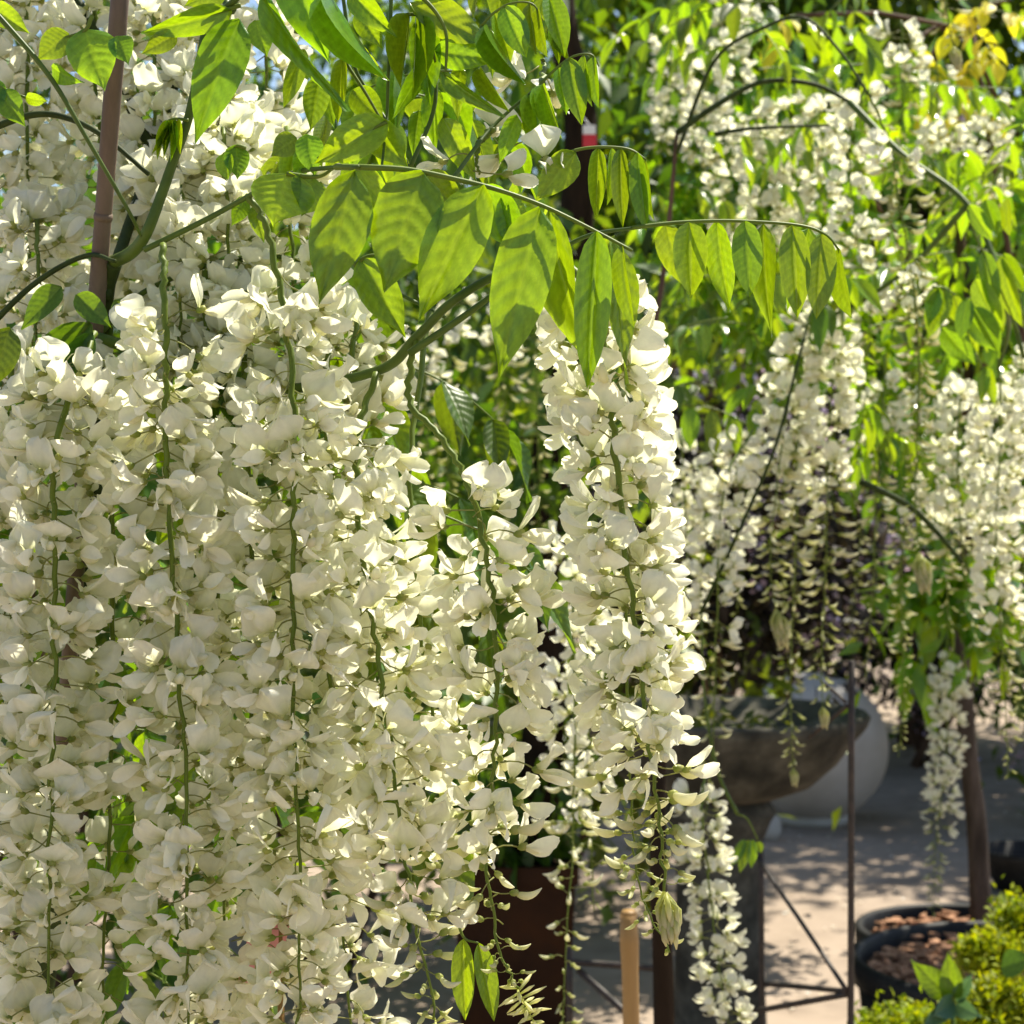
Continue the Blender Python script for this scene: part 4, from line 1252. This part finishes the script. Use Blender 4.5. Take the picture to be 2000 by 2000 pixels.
spray(vine, [(-30, 150), (10, 175), (50, 190)], .9, [((0, 178), (46, 240), 66, 0), ((-20, 10), (55, 65), 55, 0), ((50, 190), (90, 200), 30, 20), ((-10, 150), (-20, 230), 60, 0)], LEAF)
spray(vine, [(185, 600), (175, 625), (160, 650)], .915, [((178, 632), (8, 815), 105, 10, 0, LEAF_DARK), ((182, 650), (92, 775), 66, -10, 0, LEAF_DARK), ((150, 575), (215, 640), 60, 0, 0, LEAF_DARK), ((225, 585), (290, 660), 66, 0, .01, LEAF_DARK), ((20, 640), (-20, 760), 80, 0, 0, LEAF_DARK), ((120, 560), (40, 640), 60, 20, 0, LEAF_DARK)], LEAF_DARK)
spray(vine, [(480, 290), (465, 285), (455, 288)], .9, [((462, 285), (462, 348), 60, 0, 0, LEAF_BROAD), ((440, 300), (445, 350), 46, 20, 0, LEAF_OVAL)], LEAF)
spray(vine, [(480, 380), (500, 400), (510, 420)], .9, [((500, 400), (512, 470), 40, 20), ((480, 385), (455, 440), 40, -20)], LEAF)
spray(vine, [(890, 1780), (905, 1830), (935, 1842)], .86, [((905, 1834), (908, 1995), 58, 10, 0, LEAF_OVAL), ((935, 1842), (968, 1995), 54, -10, 0, LEAF_OVAL)], LEAF, .0008)
# leaves inside the bank
for k in range(46):
    px, py = rs2.uniform(-20, 760), rs2.uniform(620, 2000)
    b = P(px, py - 40, rs2.uniform(1.0, 1.12))
    a = rs2.uniform(0, 6.28)
    compound(vine, b, (math.cos(a), math.sin(a) * .5, .2), .12, 3, .05, rs2, LEAF if rs2.random() < .5 else LEAF_DARK, 1.1, .6, .0008, .38)

# ================================================================== FOREGROUND RACEMES
BG = 'white racemes crowded in the front bank'
raceme([(186, 650, .925), (150, 735, .89), (112, 870, .88), (105, 990, .88), (106, 1290, .88), (98, 1650, .88), (90, 2120, .88)], 'white raceme whose stalk bends away just below the cane end', BG, bare=.05, bud_at=1.2)
raceme([(318, 478, .90), (320, 560, .885), (324, 720, .88), (327, 920, .875), (350, 1300, .87), (364, 1600, .87), (366, 2120, .87)], 'full white raceme hanging from the fork of the thick green shoot', BG, bare=.1, bud_at=1.2)
raceme([(486, 385, .89), (522, 450, .885), (556, 620, .88), (576, 850, .87), (572, 1150, .865), (576, 1500, .865), (588, 1800, .865), (578, 2080, .865)], 'white raceme with a long dark stalk hanging below the broad wavy leaf', BG, bare=.1, bud_at=1.0)
raceme([(735, 728, .895), (700, 850, .88), (700, 980, .87), (720, 1150, .862), (752, 1380, .86), (782, 1600, .86), (808, 1780, .86), (850, 1990, .86)], 'white raceme curving outwards with yellow-green buds at its foot', BG, bare=.12, bud_at=.82, tip='wisp', taper=.6)
raceme([(812, 662, .88), (800, 780, .875), (880, 880, .865), (930, 1000, .858), (966, 1200, .855), (967, 1450, .855), (952, 1680, .855), (975, 1850, .855), (1010, 1930, .855)], 'slender white raceme ending in a bristly bud tip before the planter', 'tapering racemes clear of the bank', bare=.27, bud_at=.76, tip='wisp', gap=.0040, taper=.5)
raceme([(1060, 506, .87), (1130, 540, .855), (1185, 680, .845), (1198, 840, .842), (1225, 1080, .84), (1252, 1320, .84), (1285, 1590, .84), (1300, 1740, .84)], 'longest full white raceme ending in a fat cream bud cone', 'tapering racemes clear of the bank', bare=.10, bud_at=.83, tip='cone', gap=.0031, tip_scale=.95, taper=.6, rad=.0019, size=.88)
raceme([(1060, 506, .875), (1140, 640, .885), (1200, 850, .882), (1218, 1050, .88), (1226, 1300, .88), (1232, 1560, .88), (1250, 1740, .88), (1310, 1860, .875)], 'thinner raceme just behind the longest one, curled at the tip', 'tapering racemes clear of the bank', bare=.14, bud_at=.7, gap=.0045, taper=.45, rad=.0011)
SG = 'white racemes filling the bank behind its front stalks'
SL = 'white raceme packed between its neighbours in the flower bank'
second = [
    [(20, 640, .96), (25, 900, .95), (20, 1400, .95), (15, 2120, .95)],
    [(215, 640, .97), (218, 950, .93), (220, 1400, .925), (205, 1800, .92), (188, 2120, .92)],
    [(400, 530, .985), (405, 800, .96), (430, 1250, .95), (440, 1750, .95), (450, 2100, .95)],
    [(470, 510, .99), (480, 800, .95), (490, 1200, .93), (500, 1700, .925), (540, 2080, .925)],
    [(640, 530, .99), (640, 800, .94), (640, 1200, .93), (660, 1600, .93), (690, 2080, .93)],
    [(700, 540, .99), (690, 700, .95), (690, 900, .95), (700, 1200, .95), (720, 1700, .95)],
    [(840, 610, .98), (800, 900, .93), (820, 1200, .92), (855, 1500, .92), (880, 1800, .92)],
    [(-30, 660, .93), (-25, 1000, .91), (-20, 1500, .91), (-10, 2100, .91)],
]
for i, a in enumerate(second):
    raceme(a, SL, SG, bare=.46 if a[0][0] == 840 else (.10 if a[0][0] == 700 else .04), bud_at=.86 if a[-1][1] < 1900 else 1.2, gap=.0049, seed=300 + i)
TG = 'sunlit white racemes behind the brown cane'
TL = 'sunlit white raceme hanging behind the brown cane'
topr = [
    [(-20, -140, 1.12), (-15, 150, 1.08), (-10, 620, 1.08)],
    [(50, -110, 1.12), (55, 200, 1.07), (60, 700, 1.07)],
    [(300, 280, 1.06), (290, 400, 1.03), (280, 640, 1.03)],
    [(300, -130, 1.12), (300, 150, 1.06), (305, 560, 1.06)],
    [(400, -20, 1.12), (395, 200, 1.05), (400, 580, 1.05)],
    [(180, -140, 1.12), (190, 200, 1.08), (200, 620, 1.08)],
    [(420, 180, 1.06), (440, 330, 1.0), (450, 720, .97)],
    [(560, 250, 1.06), (565, 400, 1.0), (590, 740, .97)],
    [(340, 300, 1.05), (355, 420, .99), (350, 720, .97)],
    [(70, 400, 1.07), (75, 500, 1.0), (70, 800, .98)],
    [(535, -120, 1.15), (520, 60, 1.1), (520, 380, 1.1)],
]
for i, a in enumerate(topr):
    hi = a[0][1] < 100
    raceme(a, TL if hi else 'white raceme between the sunlit ones above and the front bank', TG if hi else 'white racemes at the crest of the bank', bare=.03, bud_at=1.2, gap=.0041, seed=500 + i, level=2)
# two blossoms showing among the young leaves
raceme([(960, 250, .85), (940, 275, .85), (930, 300, .85), (935, 340, .85)], 'small cluster of open blossoms among young leaves', 'loose blossoms in the foliage', bare=.2, bud_at=1.2, gap=.010)
raceme([(1055, 250, .86), (1060, 285, .86), (1055, 330, .86)], 'pair of white blossoms above the front leaf spray', 'loose blossoms in the foliage', bare=.2, bud_at=1.2, gap=.010)
raceme([(1060, 165, .87), (1062, 125, .9), (1060, 115, .9)], 'single white blossom tucked against the dark trunk', 'loose blossoms in the foliage', bare=.5, bud_at=1.2, gap=.02)

# petals and leaf bits fallen on the paving
r_ = np.random.default_rng(9)
pos = np.stack([r_.uniform(-.6, 2.6, 700), r_.uniform(2.2, 7.0, 700), np.full(700, .006)], 1)
V, F, col = leaf_cloud(pos, r_.uniform(.010, .022, 700), r_, .8, .0, .2)
V[:, 2] = .004 + (V[:, 2] - .006) * .25 + .004
fp = cloud_obj('fallen_petals', V, F, col * .8, None, M['petal'])
tag(fp, 'white petals scattered over the paving', 'petals', kind='stuff')
# leaf wall just behind the bank so that its gaps show foliage
print('objects', len(bpy.data.objects))
